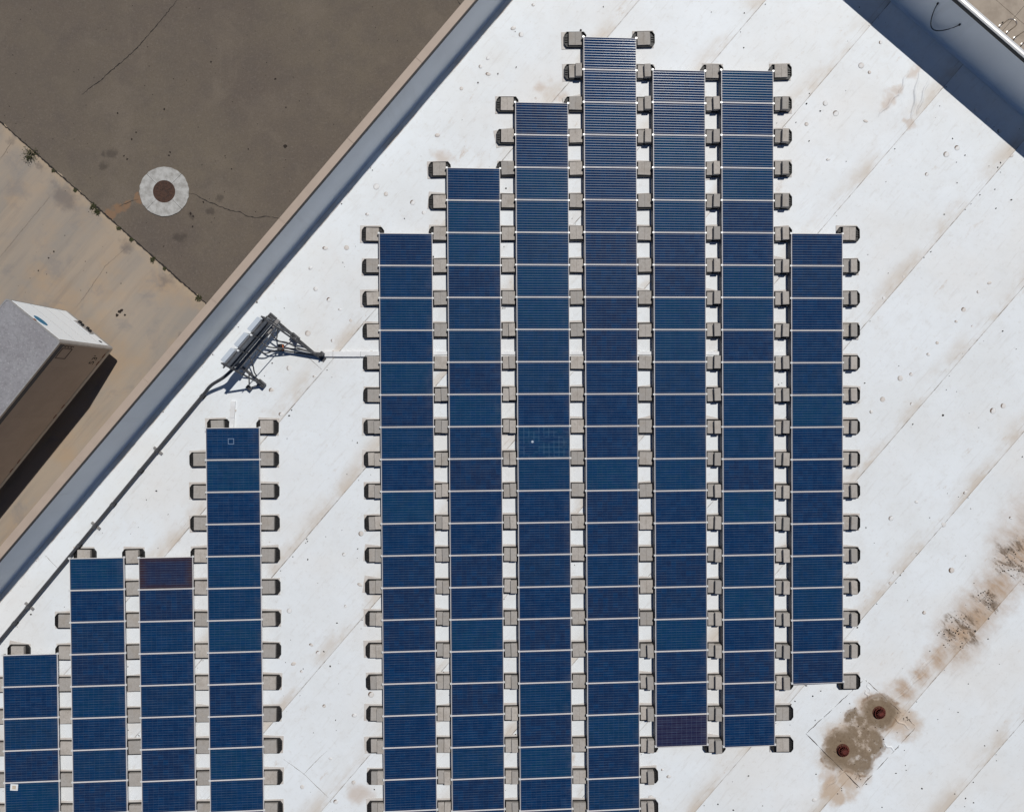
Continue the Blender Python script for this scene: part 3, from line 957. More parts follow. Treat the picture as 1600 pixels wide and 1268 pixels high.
# grit and leaf crumbs
mb = MB()
rng = random.Random(31)
def free(x, y):
    return 0.761 * x + 0.649 * y > 640
crumbs = 0
while crumbs < 620:
    x, y = rng.uniform(0, 1600), rng.uniform(0, 1268)
    if not free(x, y):
        continue
    if rng.random() < 0.35:                      # many lie against a seam
        p = P(x, y)
        a = AREF + round((p.dot(N1) - AREF) / SEAM) * SEAM + rng.uniform(0.0, 0.10)
        p = AB(a, p.dot(U))
    else:
        p = P(x, y)
    r = rng.choice([.008, .010, .012, .016, .022, .028])
    if rng.random() < 0.12:
        r *= 1.5
    mb.prism([(p.x + u, p.y + v) for u, v in blob(6, r, rng, rng.uniform(0.4, 1))], ZR - .003, ZR + rng.uniform(.010, .02))
    crumbs += 1
for cx, cy, n, sp in [(1495, 985, 70, 22), (1545, 935, 35, 14), (1580, 880, 60, 22), (1345, 1150, 50, 50), (1412, 1118, 14, 12), (1340, 1216, 14, 10)]:
    for k in range(n):
        p = P(cx + rng.gauss(0, sp * .6), cy + rng.gauss(0, sp * .6))
        mb.prism([(p.x + u, p.y + v) for u, v in blob(6, rng.choice([.01, .016, .025]), rng, .6)], ZR - .003, ZR + .015)
tag(mb.obj('roof_grit', M['bark']), 'dark crumbs of grit and leaf litter scattered on the white roof', 'grit', kind='stuff')

# ------------------------------------------------------------------ roof drains
for px, py, lab in [(1373.4, 1112.5, 'red roof drain in muddy ring close to the corner of the panels'),
                    (1316.7, 1171.4, 'red roof drain in muddy ring farther from the stained valley')]:
    d = empty('roof_drain', P(px, py, ZR + .008), (0, 0, 0), lab, 'roof drain', 'paired roof drains')
    MB().lathe([(0.21, 0.0), (0.21, 0.012), (0.165, 0.02), (0.165, 0.0)], 28).obj('clamping_ring', M['rust'], d)
    MB().lathe([(0.165, 0.002), (0.0, 0.002)], 28).obj('bowl', M['black'], d)
    st = MB()
    for k in range(14):
        a = 2 * math.pi * k / 14
        st.tube([(0.165 * math.cos(a), 0.165 * math.sin(a), 0.015), (0.160 * math.cos(a), 0.160 * math.sin(a), 0.07), (0.12 * math.cos(a), 0.12 * math.sin(a), 0.115), (0.05 * math.cos(a), 0.05 * math.sin(a), 0.135)], 0.012, 5)
    st.lathe([(0.06, 0.125), (0.06, 0.142), (0.0, 0.146)], 14)
    st.lathe([(0.15, 0.06), (0.15, 0.075), (0.168, 0.075), (0.168, 0.06)], 28)
    st.obj('strainer_dome', M['drain'], d)

# ================================================================== SOLAR ARRAYS
PHI = 0.007
PITCH = 1.0047
PLEN, PWID = 1.650, 0.997
ZH, ZL = ZR + 0.225, ZR + 0.125                 # frame top at the high and low edge
PT = math.asin((ZH - ZL) / PLEN)
THK = 0.038
AX = Vector((math.cos(PHI), math.sin(PHI), 0))
AY = Vector((-math.sin(PHI), math.cos(PHI), 0))
COLS = {   # left edge px at row line 22, its py, first row line, last row line
    'L1': (6.2, 1172.9, 19, 25), 'L2': (112.6, 1172.0, 16, 25), 'L3': (220.4, 1170.8, 16, 25), 'L4': (327.2, 1169.3, 12, 25),
    'C1': (599.3, 1168.3, 6, 25), 'C2': (705.6, 1167.6, 4, 25), 'C3': (812.0, 1167.0, 2, 25), 'C4': (918.2, 1166.9, 0, 25),
    'C5': (1025.0, 1167.3, 1, 22), 'C6': (1131.0, 1167.6, 1, 22), 'C7': (1238.3, 1168.6, 6, 20)}
CNAME = {'L1': 'fourth small-array column from large array', 'L2': 'third small-array column from large array', 'L3': 'second small-array column from large array', 'L4': 'small-array column nearest large array',
         'C1': 'large-array column nearest inverter rack', 'C2': 'second large-array column from inverter rack', 'C3': 'third large-array column from inverter rack', 'C4': 'fourth large-array column from inverter rack',
         'C5': 'fifth large-array column from inverter rack', 'C6': 'sixth large-array column from inverter rack', 'C7': 'seventh large-array column from inverter rack'}


def ordn(n):
    return '%d%s' % (n, 'th' if 10 <= n % 100 <= 20 else {1: 'st', 2: 'nd', 3: 'rd'}.get(n % 10, 'th'))


def row_pt(c, j):
    """left (high) edge of column c on row line j"""
    return P(COLS[c][0], COLS[c][1], ZH) + AY * (PITCH * (22 - j))


# panel meshes, origin at the centre of the frame's underside
L2_, W2_ = PLEN / 2, PWID / 2
LIP = 0.013
fr = MB()
fr.box(-L2_, -L2_ + LIP, -W2_, W2_, 0, THK)
fr.box(L2_ - LIP, L2_, -W2_, W2_, 0, THK)
fr.box(-L2_ + LIP, L2_ - LIP, -W2_, -W2_ + LIP, 0, THK)
fr.box(-L2_ + LIP, L2_ - LIP, W2_ - LIP, W2_, 0, THK)
ME_FRAME = fr.mesh('frame', M['alu'])
gl = MB().box(-L2_ + LIP - .004, L2_ - LIP + .004, -W2_ + LIP - .004, W2_ - LIP + .004, THK - 0.010, THK - 0.003)
ME_GLASS = {k: gl.mesh('glass', M[k]) for k in ('cells', 'cells_purple', 'cells_brown', 'cells_cracked', 'cells_mark', 'cells_grid')}
ME_CLAMP_H = MB().box(-.032, .030, -.028, .028, -.02, THK + .006).mesh('clamp', M['clamp'], 0.003)
df = MB()
df.add([(-.004, -W2_ + .004, 0), (-.030, -W2_ + .004, -.135), (-.030, W2_ - .004, -.135), (-.004, W2_ - .004, 0),
        (-.0015, -W2_ + .004, 0), (-.0275, -W2_ + .004, -.135), (-.0275, W2_ - .004, -.135), (-.0015, W2_ - .004, 0)],
       [(0, 1, 2, 3), (7, 6, 5, 4), (0, 4, 5, 1), (3, 2, 6, 7), (1, 5, 6, 2), (0, 3, 7, 4)])
ME_DEFL = df.mesh('wind_deflector', M['deflector'])
jb = MB().box(-.06, .06, .25, .36, -.025, -.001)
ME_JBOX = jb.mesh('junction_box', M['black'])

SPECIAL = {('C3', 12): ('cells_cracked', 'cracked teal-streaked solar panel with a round impact mark amid the large array'),
           ('L1', 23): ('cells', 'blue solar panel with a small white card lying on its corner'),
           ('L4', 12): ('cells_mark', 'blue solar panel marked with a pale square outline, heading a small-array column'),
           ('L3', 16): ('cells_brown', 'brown-tinged discoloured solar panel heading the second small-array column from large array'),
           ('C5', 21): ('cells_purple', 'purplish solar panel with visible cell grid ending the fifth large-array column')}
rng = random.Random(77)
panels = {}
for c, (lx, ly, j0, j1) in COLS.items():
    small = c.startswith('L')
    for j in range(j0, j1):
        hi = row_pt(c, j) - AY * (PITCH / 2)
        ctr = hi + AX * (PLEN / 2 * math.cos(PT))
        tp = Vector((ctr.x + rng.uniform(-.002, .002), ctr.y + rng.uniform(-.001, .001), (ZH + ZL) / 2))
        nrm = Matrix.Rotation(PHI, 3, 'Z') @ Matrix.Rotation(PT, 3, 'Y') @ Vector((0, 0, 1))
        loc = tp - nrm * THK
        key, lab = SPECIAL.get((c, j), (None, None))
        if lab is None:
            key = 'cells_grid' if (small or (j > 20 and rng.random() < .6)) else 'cells'
            lab = 'blue solar panel, %s from the parapet end of %s' % (ordn(j - j0 + 1), CNAME[c])
        root = empty('solar_panel', loc, (0, PT + R(rng.uniform(-.06, .06)), PHI + R(rng.uniform(-.06, .06))), lab, 'solar panel',
                     'solar panels of the small array' if small else 'solar panels of the large array')
        panels[(c, j)] = root
        mesh_obj('frame', ME_FRAME, root)
        mesh_obj('glass', ME_GLASS[key], root)
        mesh_obj('wind_deflector', ME_DEFL, root, None, (-L2_, 0, 0))
        mesh_obj('junction_box', ME_JBOX, root)
        for sx in (-1, 1):
            mesh_obj('clamp', ME_CLAMP_H, root, None, (sx * (L2_ + .004), PITCH / 2 - .001, 0))
            if j == j1 - 1:
                mesh_obj('clamp', ME_CLAMP_H, root, None, (sx * (L2_ + .004), -PITCH / 2 + .03, 0))

# white card lying on a panel
pr = panels[('L1', 23)]
q = P(22.5, 1229, ZR + .2)
lp = Matrix.LocRotScale(pr.location, pr.rotation_euler, None).inverted() @ q
wp = Matrix.LocRotScale(pr.location, pr.rotation_euler, None) @ Vector((lp.x, lp.y, THK - .0025))
card = empty('card', wp, (pr.rotation_euler[0], pr.rotation_euler[1], R(-5)), 'small white square card with beige centre lying on a solar panel', 'card')
MB().box(-.115, .115, -.10, .10, 0, .012).obj('card_body', M['white_steel'], card, .003)
MB().box(-.055, .06, -.055, .06, .012, .0145).obj('card_centre', plain('beige_card_print', (0.62, 0.52, 0.40), 0.8, 0, .5, 20), card)

# ------------------------------------------------------------------ ballast trays and blocks
TL, TWd, TCH = 0.345, 0.235, 0.10               # half length, half width, corner cut


def octo(l, w, c):
    return [(-l, -w + c), (-l + c * .75, -w), (l - c * .75, -w), (l, -w + c), (l, w - c), (l - c * .75, w), (-l + c * .75, w), (-l, w - c)]


tb = MB()
tb.prism(octo(TL, TWd, TCH), 0, 0.014)
o1, o2 = octo(TL, TWd, TCH), octo(TL - .014, TWd - .014, TCH)
for i in range(8):
    j = (i + 1) % 8
    tb.add([(*o1[i], .014), (*o1[j], .014), (*o2[j], .014), (*o2[i], .014), (*o1[i], .062), (*o1[j], .062), (*o2[j], .062), (*o2[i], .062)],
           [(4, 5, 6, 7), (0, 1, 5, 4), (2, 3, 7, 6)])
for sx in (-1, 1):
    for y in (-.07, 0, .07):
        tb.box(sx * .285 - .045, sx * .285 + .045, y - .006, y + .006, .013, .04)
ME_TRAY = tb.mesh('tray_body', M['tray'])
ME_PAD = MB().box(-.33, .33, -.27, .27, 0, .006).mesh('slip_sheet', M['pad'])
ME_POST_LO = MB().box(-.02, .02, -.05, .05, .012, 0.125 - THK - .008).mesh('support_post', M['tray'])
ME_POST_HI = MB().box(-.02, .02, -.05, .05, .012, 0.225 - THK - .008).mesh('support_post', M['tray'])
_sq = MB()  # two side-by-side blocks merged into one mesh, grooved at their joint
_sq.add([(x, y, z) for y in (-.2, .2) for x, z in ((-.198, 0), (.198, 0), (.198, .083), (.193, .088), (.008, .088), (.0025, .080), (-.0025, .080), (-.008, .088), (-.193, .088), (-.198, .083))],
        [tuple(range(9, -1, -1)), tuple(range(10, 20))] + [(i, (i + 1) % 10, 10 + (i + 1) % 10, 10 + i) for i in range(10)])
ME_SQ = _sq.mesh('concrete_block', M['block'])
ME_LO = MB().box(-.097, .097, -.2, .2, 0, .088).mesh('concrete_block', M['block'], .006)
ME_HI = MB().box(-.097, .097, -.2, .2, 0, .180).mesh('concrete_block', M['block'], .006)
ME_HALF = MB().box(-.097, .097, -.2, .2, 0, .130).mesh('concrete_block', M['block'], .006)

GAPS = [(None, 'L1', 'tucked beside fourth small-array column, on its conduit side'), ('L1', 'L2', 'between third and fourth small-array columns from large array'), ('L2', 'L3', 'between second and third small-array columns from large array'),
        ('L3', 'L4', 'between first and second small-array columns from large array'), ('L4', None, 'lining the small array facing the large array'),
        (None, 'C1', 'lining the large array facing inverter rack'), ('C1', 'C2', 'between large-array columns one and two from rack'), ('C2', 'C3', 'between large-array columns two and three from rack'),
        ('C3', 'C4', 'between large-array columns three and four from rack'), ('C4', 'C5', 'between large-array columns four and five from rack'), ('C5', 'C6', 'between large-array columns five and six from rack'),
        ('C6', 'C7', 'between large-array columns six and seven from rack'), ('C7', None, 'lining the large array facing stained valley')]
rng = random.Random(55)
WC = PLEN * math.cos(PT)
for gi, (lc, rc, where) in enumerate(GAPS):
    js = set()
    for c in (lc, rc):
        if c:
            js |= set(range(COLS[c][2], COLS[c][3] + 1))
    n = 0
    for j in sorted(js):
        n += 1
        ref = rc or lc
        pr_ = row_pt(rc, j) if rc else None
        pl_ = row_pt(lc, j) + AX * WC if lc else None
        if pr_ is not None and pl_ is not None:
            c = (pr_ + pl_) / 2
            c.y = pr_.y if COLS[rc][2] <= j <= COLS[rc][3] else pl_.y
        elif pr_ is not None:
            c = pr_ - AX * 0.218
        else:
            c = pl_ + AX * 0.218
        c = Vector((c.x, c.y, ZR))
        has_l = bool(lc) and COLS[lc][2] <= j <= COLS[lc][3]
        has_r = bool(rc) and COLS[rc][2] <= j <= COLS[rc][3]
        # trays pushed under the panel where the conduit run is in the way
        if (rc, j) in (('L2', 16), ('L4', 12), ('L1', 19)):
            if not has_l:
                c = c + AX * {'L2': 0.62, 'L4': 0.57, 'L1': 0.60}[rc] + AY * 0.03
        if rc == 'L2' and j == 17:
            c = c + AX * 0.62
        if rc == 'L4' and j == 15:
            pass
        lab = 'black ballast tray, %s from the parapet, %s' % (ordn(n), where)
        tr = empty('ballast_tray', c + Vector((0, 0, .013)), (0, 0, PHI + R(rng.uniform(-1.2, 1.2))), lab, 'ballast tray', 'ballast trays holding down the solar panels')
        mesh_obj('tray_body', ME_TRAY, tr)
        first = (not has_l) or (not has_r)
        pj_ = R(rng.uniform(-3.5, 3.5)) if rng.random() < .8 else R(rng.uniform(-14, 14))
        mesh_obj('slip_sheet', ME_PAD, tr, None, (rng.uniform(-.05, .05) + (-.06 if not has_l else (.0 if not has_r else 0)), rng.uniform(-.005, .035), -.0075), (0, 0, pj_))
        shifted = (rc == 'L2' and j in (16, 17)) or ((rc, j) in (('L4', 12), ('L1', 19)))
        if not (shifted and not has_l):
            if has_l:
                mesh_obj('support_post', ME_POST_LO, tr, None, (-.245, 0, 0))
            if has_r:
                mesh_obj('support_post', ME_POST_HI, tr, None, (.245, 0, 0))
        # what lies in the tray
        both = has_l and has_r
        y = COLS[ref][1] - 50.2 * (22 - j)
        kind = 'one'
        if gi == 5:
            kind = 'step' if y > 640 else 'one'
        elif gi == 6:
            kind = 'step' if y > 600 else ('pair' if rng.random() < .0 else 'one')
        elif gi == 7:
            kind = 'pair' if y > 480 else 'one'
        elif gi == 9:
            kind = 'tall' if y < 260 or y > 1000 else 'one'
        elif gi in (10, 11):
            kind = 'tall'
        elif gi == 12:
            kind = 'tall'
        if gi == 12 and j in (COLS['C7'][2], COLS['C7'][3]):
            kind = 'one'
        if gi in (10, 11) and n == 1:
            kind = 'one'
        if gi == 11 and j >= 21:
            kind = 'one'
        if gi == 8 and j == 1:
            kind = 'tall'
        if gi == 9 and j == 0:
            kind = 'one'
        if gi == 9 and j > 22:
            kind = 'tall'
        bl = []
        if kind == 'one':
            bl = [(ME_SQ, 0.0, 'square concrete block-pair in')]
        elif kind == 'tall':
            bl = [(ME_LO, -.1, 'low concrete block in'), (ME_HI, .1, 'tall concrete block in')]
        else:
            bl = [(ME_LO, -.1, 'low concrete block in'), (ME_HALF, .1, 'raised concrete block in')]
        for me_, dx, pre in bl:
            bo = mesh_obj('concrete_block', me_, None, None, c + AX * (dx + rng.uniform(-.003, .003) - .008) + AY * rng.uniform(-.014, .014) + Vector((0, 0, .0265)), (0, 0, PHI + R(rng.uniform(-2.4, 2.4))))
            tag(bo, '%s %s tray from parapet %s' % (pre.replace('square ', '') if gi < 5 else pre, ordn(n), where), 'concrete block', 'concrete ballast blocks lying in the trays')

# ------------------------------------------------------------------ white cable covers
def cable_cover(p, q, width, label, cuts):
    d = (q - p)
    ln = d.length
    root = empty('cable_tray', p, (0, 0, math.atan2(d.y, d.x)), label, 'cable tray', 'white covered cable trays on the roof')
    xs = [0] + cuts + [ln]
    for i in range(len(xs) - 1):
        MB().box(xs[i] + .004, xs[i + 1] - .004, -width / 2, width / 2, .025, .070 + .0015 * (i % 2)).obj('cover_section', M['white_steel'], root, .004)
    ft = [x for x in [k * 1.2 + .3 for k in range(40)] if x < ln - .1]
    for x in ft:
        MB().box(x - .03, x + .03, -width / 2 - .03, width / 2 + .03, .002, .027).obj('support_foot', M['pad'], root)
    return root


ct_a, ct_b = P(506, 553.2), P(1226, 553.2)
cable_cover(ct_a, ct_b, 0.165, 'white covered cable tray running from inverter rack under the large array', [0.30, 0.30 + .87, 2.4, 4.5, 6.6, 8.7, 10.8, 12.9])
cable_cover(P(365.5, 626), P(360.5, 700), 0.14, 'short white covered cable tray from inverter rack to the small array', [0.53])

# ------------------------------------------------------------------ inverter rack
ro = P(435.6, 503.4)
rack = empty('inverter_rack', ro, (0, 0, ANG), 'dark metal strut rack braced on ballast weights, carrying three inverters', 'equipment rack')
S = .045
SP = 1.8
dm = M['dark_metal']
for y in (0, -SP):
    MB().bar((0, y, .05), (0, y, 1.42), S).obj('post', dm, rack)
MB().box(-.35, 1.75, -.03, .03, .012, .055).obj('base_strut', dm, rack)
MB().box(-.30, .98, -SP - .03, -SP + .03, .012, .055).obj('base_strut', dm, rack)
for z in (1.24, .80):
    MB().bar((.058, -SP - .12, z), (.058, .10, z), S * .8).obj('rail', dm, rack)
MB().bar((.46, -SP - .05, .83), (.46, .05, 1.12), .025).obj('rail', dm, rack)
MB().bar((0, 0, 1.40), (1.72, 0, .06), .05).obj('brace', dm, rack)
MB().bar((0, 0, .85), (1.2, 0.01, .06), .03).obj('brace', dm, rack)
MB().bar((.72, 0.02, .05), (.46, 0.02, 1.04), .028).obj('brace', dm, rack)
MB().bar((.72, 0.02, .05), (.95, 0.02, .66), .028).obj('brace', dm, rack)
MB().bar((.45, .03, 1.05), (.30, -.42, .06), .028).obj('brace', dm, rack)
MB().bar((0, -SP, 1.40), (.95, -SP, .06), .045).obj('brace', dm, rack)
MB().bar((0, -SP + .02, .6), (.6, -SP + .02, .06), .03).obj('brace', dm, rack)
MB().bar((.35, -SP - .02, .06), (.64, -SP - .35, .06), .03).obj('brace', dm, rack)
MB().bar((.85, -SP - .02, .06), (.66, -SP - .35, .06), .025).obj('brace', dm, rack)
def weight(x, y, l, w, h):
    wt = MB().box(x - l / 2, x + l / 2, y - w / 2, y + w / 2, .055, .055 + h).obj('ballast_weight', M['dark_metal'], rack, .008)
    for dy in (-w * .22, w * .22):
        MB().box(x - l / 2 + .02, x + l / 2 - .02, y + dy - .01, y + dy + .01, .055 + h, .063 + h).obj('strap', M['black'], wt)
weight(-.22, 0, .26, .17, .10)
weight(.72, -.02, .28, .19, .10)
weight(.86, -SP, .26, .17, .10)
weight(.65, -SP - .35, .17, .12, .08)
MB().box(.0215, .0335, -SP - .06, .03, .44, 1.30).obj('backing_plate', M['inverter_front'], rack)
gut = MB().box(.06, .165, -SP - .15, .12, .38, .50).obj('wire_gutter', M['grey_metal'], rack, .004)
for y in (-.25, -.85, -1.45):
    MB().box(.165, .172, y - .03, y + .03, .41, .47).obj('cover_screw_plate', M['dark_metal'], gut)
for y in (-.63, -1.23):
    MB().tube([(.10, y, .50), (.10, y, 1.30)], .018, 8).obj('conduit_riser', M['conduit'], rack)
    MB().lathe([(.035, 1.28), (.04, 1.33), (.025, 1.365), (0, 1.375)], 12, (.085, y, 0)).obj('vent_cap', M['white_steel'], rack, 0, True)
# cables that leave the gutter for the cable tray
def w2r(px, py, z):
    return Matrix.LocRotScale(ro, Euler((0, 0, ANG)), None).inverted() @ P(px, py, ZR + z)
def smooth(pts, n=6):
    out = []
    pts = [Vector(p) for p in pts]
    e = [pts[0]] + pts + [pts[-1]]
    for i in range(1, len(e) - 2):
        for k in range(n):
            t = k / n
            a, b, c, d = e[i - 1], e[i], e[i + 1], e[i + 2]
            out.append(0.5 * ((2 * b) + (c - a) * t + (2 * a - 5 * b + 4 * c - d) * t * t + (3 * b - a - 3 * c + d) * t ** 3))
    out.append(pts[-1])
    return out
MB().tube(smooth([(.165, -.75, .44), w2r(420, 541.9, .42), w2r(442.5, 544, .33), w2r(468, 546, .2), w2r(493, 552, .10), w2r(508, 554, .05)]), .022, 8).obj('cable', M['conduit'], rack, 0, True)
MB().tube(smooth([(.165, -1.0, .42), w2r(414, 552, .22), w2r(427, 548, .15), w2r(442, 547.5, .12), w2r(465, 551, .10), w2r(492, 554.5, .08), w2r(508, 555.5, .05)]), .022, 8).obj('cable', M['conduit'], rack, 0, True)
MB().tube(smooth([(.165, -.35, .44), w2r(434.6, 532.3, .30), w2r(448, 535, .24), w2r(465, 543, .16), w2r(487.5, 549.8, .10), w2r(506, 552, .05)]), .022, 8).obj('cable', M['conduit'], rack, 0, True)
MB().tube(smooth([(.165, -1.35, .47), (.30, -1.33, .60), (.46, -1.45, .55), (.52, -1.62, .30), (.54, -1.72, .02)]), .020, 8).obj('cable', M['conduit'], rack, 0, True)
eb = w2r(504, 556, .0)
MB().bar((eb.x, eb.y, .01), (eb.x, eb.y, .30), .045).obj('end_post', dm, rack)
MB().box(eb.x - .15, eb.x + .15, eb.y - .13, eb.y + .02, .012, .02).obj('foot_plate', dm, rack)
MB().box(eb.x - .06, eb.x + .06, eb.y + .02, eb.y + .13, .16, .28).obj('end_box', dm, rack, .005)
# dark splice box on the cables
xb = P(441.5, 545)
sbx = empty('splice_box', xb, (0, 0, R(2)), 'small black splice box with an orange side standing by rack cables', 'electrical box')
MB().box(-.065, .065, -.075, .14, .012, .22).obj('box_body', M['black'], sbx, .006)
MB().box(.065, .072, -.05, .12, .10, .20).obj('orange_label', M['orange'], sbx)
MB().box(-.045, .045, -.05, .11, .22, .228).obj('lid', M['dark_metal'], sbx)

# inverters hung on the rack
RM = Matrix.LocRotScale(ro, Euler((0, 0, ANG)), None)
wh = ['nearest the large array side brace', 'in the middle of the rack', 'nearest the black conduit elbow']
for k, (y0, y1) in enumerate([(-.09, -.56), (-.69, -1.16), (-1.29, -1.76)]):
    yc = (y0 + y1) / 2
    inv = empty('inverter', RM @ Vector((-.04, yc, .70)), (0, 0, ANG), 'pale inverter box with grey front hung on rack, %s' % wh[k], 'inverter', 'inverters on the strut rack')
    h, w = .65, .235
    MB().box(-.080, .058, -w, w, 0, h).obj('housing', M['inverter'], inv, .004)
    MB().box(.0755, .090, -w + .01, w - .01, .22, h - .06).obj('front_cover', M['inverter_front'], inv, .004)
    for q in range(6):
        MB().box(-.103, -.081, -w + .05 + q * .075, -w + .062 + q * .075, .10, h - .08).obj('cooling_fin', M['inverter_front'], inv)

# ------------------------------------------------------------------ conduit run
cpts = smooth([P(366, 574.5, ZR + .44), P(350, 589, ZR + .42), P(330, 601.8, ZR + .30), P(319, 615, ZR + .11), P(303, 634, ZR + .10)], 6)
cpts += [P(303, 634, ZR + .10).lerp(P(-70, 1084.5, ZR + .10), k / 12) for k in range(1, 13)]
cr = empty('conduit_run', P(303, 634), (0, 0, 0), 'thick dark conduit running from inverter rack along the tan parapet', 'conduit')
off = cr.location
MB().tube([p - off for p in cpts], .052, 12).obj('pipe', M['conduit'], cr, 0, True)
dcon = (P(-70, 1084.5) - P(303, 634)).normalized()
ncon = Vector((-dcon.y, dcon.x, 0))
for px, py, big in [(245, 704, 1), (219, 736, 0), (176, 788, 0), (148, 822, 1), (123.5, 854, 0), (45, 949, 1), (22.5, 974, 0), (316, 619, 0)]:
    t_ = (P(px, py, ZR + .1) - P(303, 634, ZR + .1)).dot(dcon)
    c = P(303, 634, ZR + .10) + dcon * t_ - off
    MB().tube([c - dcon * .05, c + dcon * .05], .063, 12).obj('coupling', M['dark_metal'], cr)
    if big:
        MB().box(-.17, .17, -.035, .035, .0, .045).obj('support_strut', M['grey_metal'], cr, 0, False, Vector((c.x, c.y, .008)), (0, 0, math.atan2(ncon.y, ncon.x)))
    else:
        MB().box(-.07, .07, -.06, .06, .0, .045).obj('support_block', M['tray'], cr, 0, False, Vector((c.x, c.y, .008)), (0, 0, math.atan2(ncon.y, ncon.x)))

# ------------------------------------------------------------------ cable drooping down the pale parapet
fa = lambda px, py: P(px, py, ZR + .6).dot(N1)
hz = []
a_l, a_r = P(1451, 22, ZR + .9).dot(N1), P(1490, 49, ZR + .85).dot(N1)
for k in range(17):
    t_ = k / 16
    hz.append(AB(a_l + (a_r - a_l) * t_, B1 - .035 - .10 * math.sin(math.pi * t_), ZR + .95 - 0.62 * math.sin(math.pi * t_) ** 0.8 - .05 * t_))
cb = empty('hanging_cable', AB((a_l + a_r) / 2, B1 - .02, ZR), (0, 0, 0), 'black cable drooping against the shaded inner face of pale parapet', 'cable')
MB().tube([p - cb.location for p in hz], .014, 8).obj('cable', M['black'], cb, 0, True)
for p in (hz[0], hz[-1]):
    q = p - cb.location
    MB().tube([q, q + U * .06], .03, 8).obj('bracket', M['black'], cb)

# ------------------------------------------------------------------ bike hoops on the plaza
def hoop(l1, l2, label):
    p, q = P(*l1, .06), P(*l2, .06)
    d = (q - p)
    w = d.length
    h0 = empty('bike_hoop', p, (0, 0, math.atan2(d.y, d.x)), label, 'bike rack', 'steel bike hoops on the plaza')
    pts = [(0, 0, 0), (0, 0, .42)]
    for k in range(1, 12):
        a = math.pi - math.pi * k / 12
        pts.append((w / 2 + w / 2 * math.cos(a), 0, .42 + w / 2 * math.sin(a)))
    pts += [(w, 0, .42), (w, 0, 0)]
    MB().tube(pts, .026, 10).obj('tube', M['steel'], h0, 0, True)
    for x in (0, w):
        MB().lathe([(.06, 0), (.06, .008), (.03, .01)], 14, (x, 0, 0)).obj('foot_flange', M['steel'], h0)


hoop((1562.8, 40.7), (1574.2, 50.5), 'steel bike hoop on plaza beside the slab joint')
hoop((1585.5, 59.5), (1597, 69.2), 'steel bike hoop on plaza, second from the slab joint')

# ================================================================== TRAILER
TH, TF = 4.10, 0.82
tr_r = P(92.5, 535.5, TH)                        # front right roof corner
tr_l = P(12.5, 463.0, TH)
fdir = (tr_r - tr_l).normalized()
sdir = (P(0, 662.5, TH) - P(92, 537, TH)).normalized()
sd2 = Vector((fdir.y, -fdir.x, 0))
if sd2.dot(sdir) < 0:
    sd2 = -sd2
back = (sdir * 0.55 + sd2 * 0.45).normalized()   # along the box, away from the nose
right = Vector((-back.y, back.x, 0))
if right.dot(tr_r - tr_l) < 0:
    right = -right
TWid = 2.60
TLen = 16.1
mid = (tr_r + tr_l) / 2
# local frame: x forward (nose at 0, body to -TLen), y left of travel, z up
trl = empty('semi_trailer', Vector((mid.x, mid.y, 0)), (0, 0, math.atan2(-back.y, -back.x)), 'white box semi-trailer with grey roof parked on yard concrete', 'trailer')
left = Vector((-(-back).y, (-back).x, 0))
sgn = 1 if left.dot(right) > 0 else -1           # local y of the shaded right side
hw = TWid / 2
cr_ = .10
def rounded(x0, x1, h, r, n=5):
    pts = [(x0, -h), ]
    for k in range(n + 1):
        a = -math.pi / 2 + math.pi / 2 * k / n
        pts.append((x1 - r + r * math.cos(a), -h + r + r * math.sin(a)))
    for k in range(n + 1):
        a = math.pi / 2 * k / n
        pts.append((x1 - r + r * math.cos(a), h - r + r * math.sin(a)))
    pts.append((x0, h))
    return pts
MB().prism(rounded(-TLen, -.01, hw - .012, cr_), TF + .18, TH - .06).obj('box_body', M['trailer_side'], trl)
MB().prism(rounded(-TLen - .01, .002, hw, cr_ + .01), TF, TF + .185).obj('bottom_rail', M['trailer_rail'], trl)
rfo = MB().prism(rounded(-TLen + .01, -.03, hw - .03, cr_), TH - .061, TH - .012).obj('roof_sheet', M['trailer_roof'], trl)
tp_ = rounded(-TLen, .004, hw + .004, cr_ + .01)
ti_ = rounded(-TLen, -.05, hw - .05, cr_ - .02)
rl = MB()
n = len(tp_)
vs = [(x, y, z) for z in (TH - .10, TH) for x, y in tp_] + [(x, y, z) for z in (TH - .10, TH) for x, y in ti_]
fs = []
for i in range(n - 1):
    fs += [(i, i + 1, n + i + 1, n + i), (n + i, n + i + 1, 3 * n + i + 1, 3 * n + i), (2 * n + i, 3 * n + i, 3 * n + i + 1, 2 * n + i + 1), (i, 2 * n + i, 2 * n + i + 1, i + 1)]
rl.add(vs, fs)
rl.obj('top_rail', M['trailer_rail'], trl)
# white nose panel, rivet seams and corner posts
nose = MB().box(-.012, .010, -hw + .14, hw - .14, TF + .187, TH - .102).obj('front_wall', M['trailer_white'], trl)
for z in (TF + .75, TF + 1.5, TF + 2.25):
    MB().box(.010, .013, -hw + .15, hw - .15, z - .006, z + .006).obj('seam_strip', M['trailer_rail'], nose)
for s_ in (-1, 1):
    mbp = MB()
    for k in range(6):
        a0, a1 = math.pi / 2 * k / 6, math.pi / 2 * (k + 1) / 6
        p_ = [((-.002 - cr_) + (cr_ + .006) * math.cos(a), s_ * (hw - .006 - cr_ + (cr_ + .006) * math.sin(a))) for a in (a0, a1)]
        mbp.add([(*p_[0], TF + .19), (*p_[1], TF + .19), (*p_[1], TH - .103), (*p_[0], TH - .103)], [(0, 1, 2, 3)])
    mbp.obj('corner_post', M['trailer_rail'], trl)
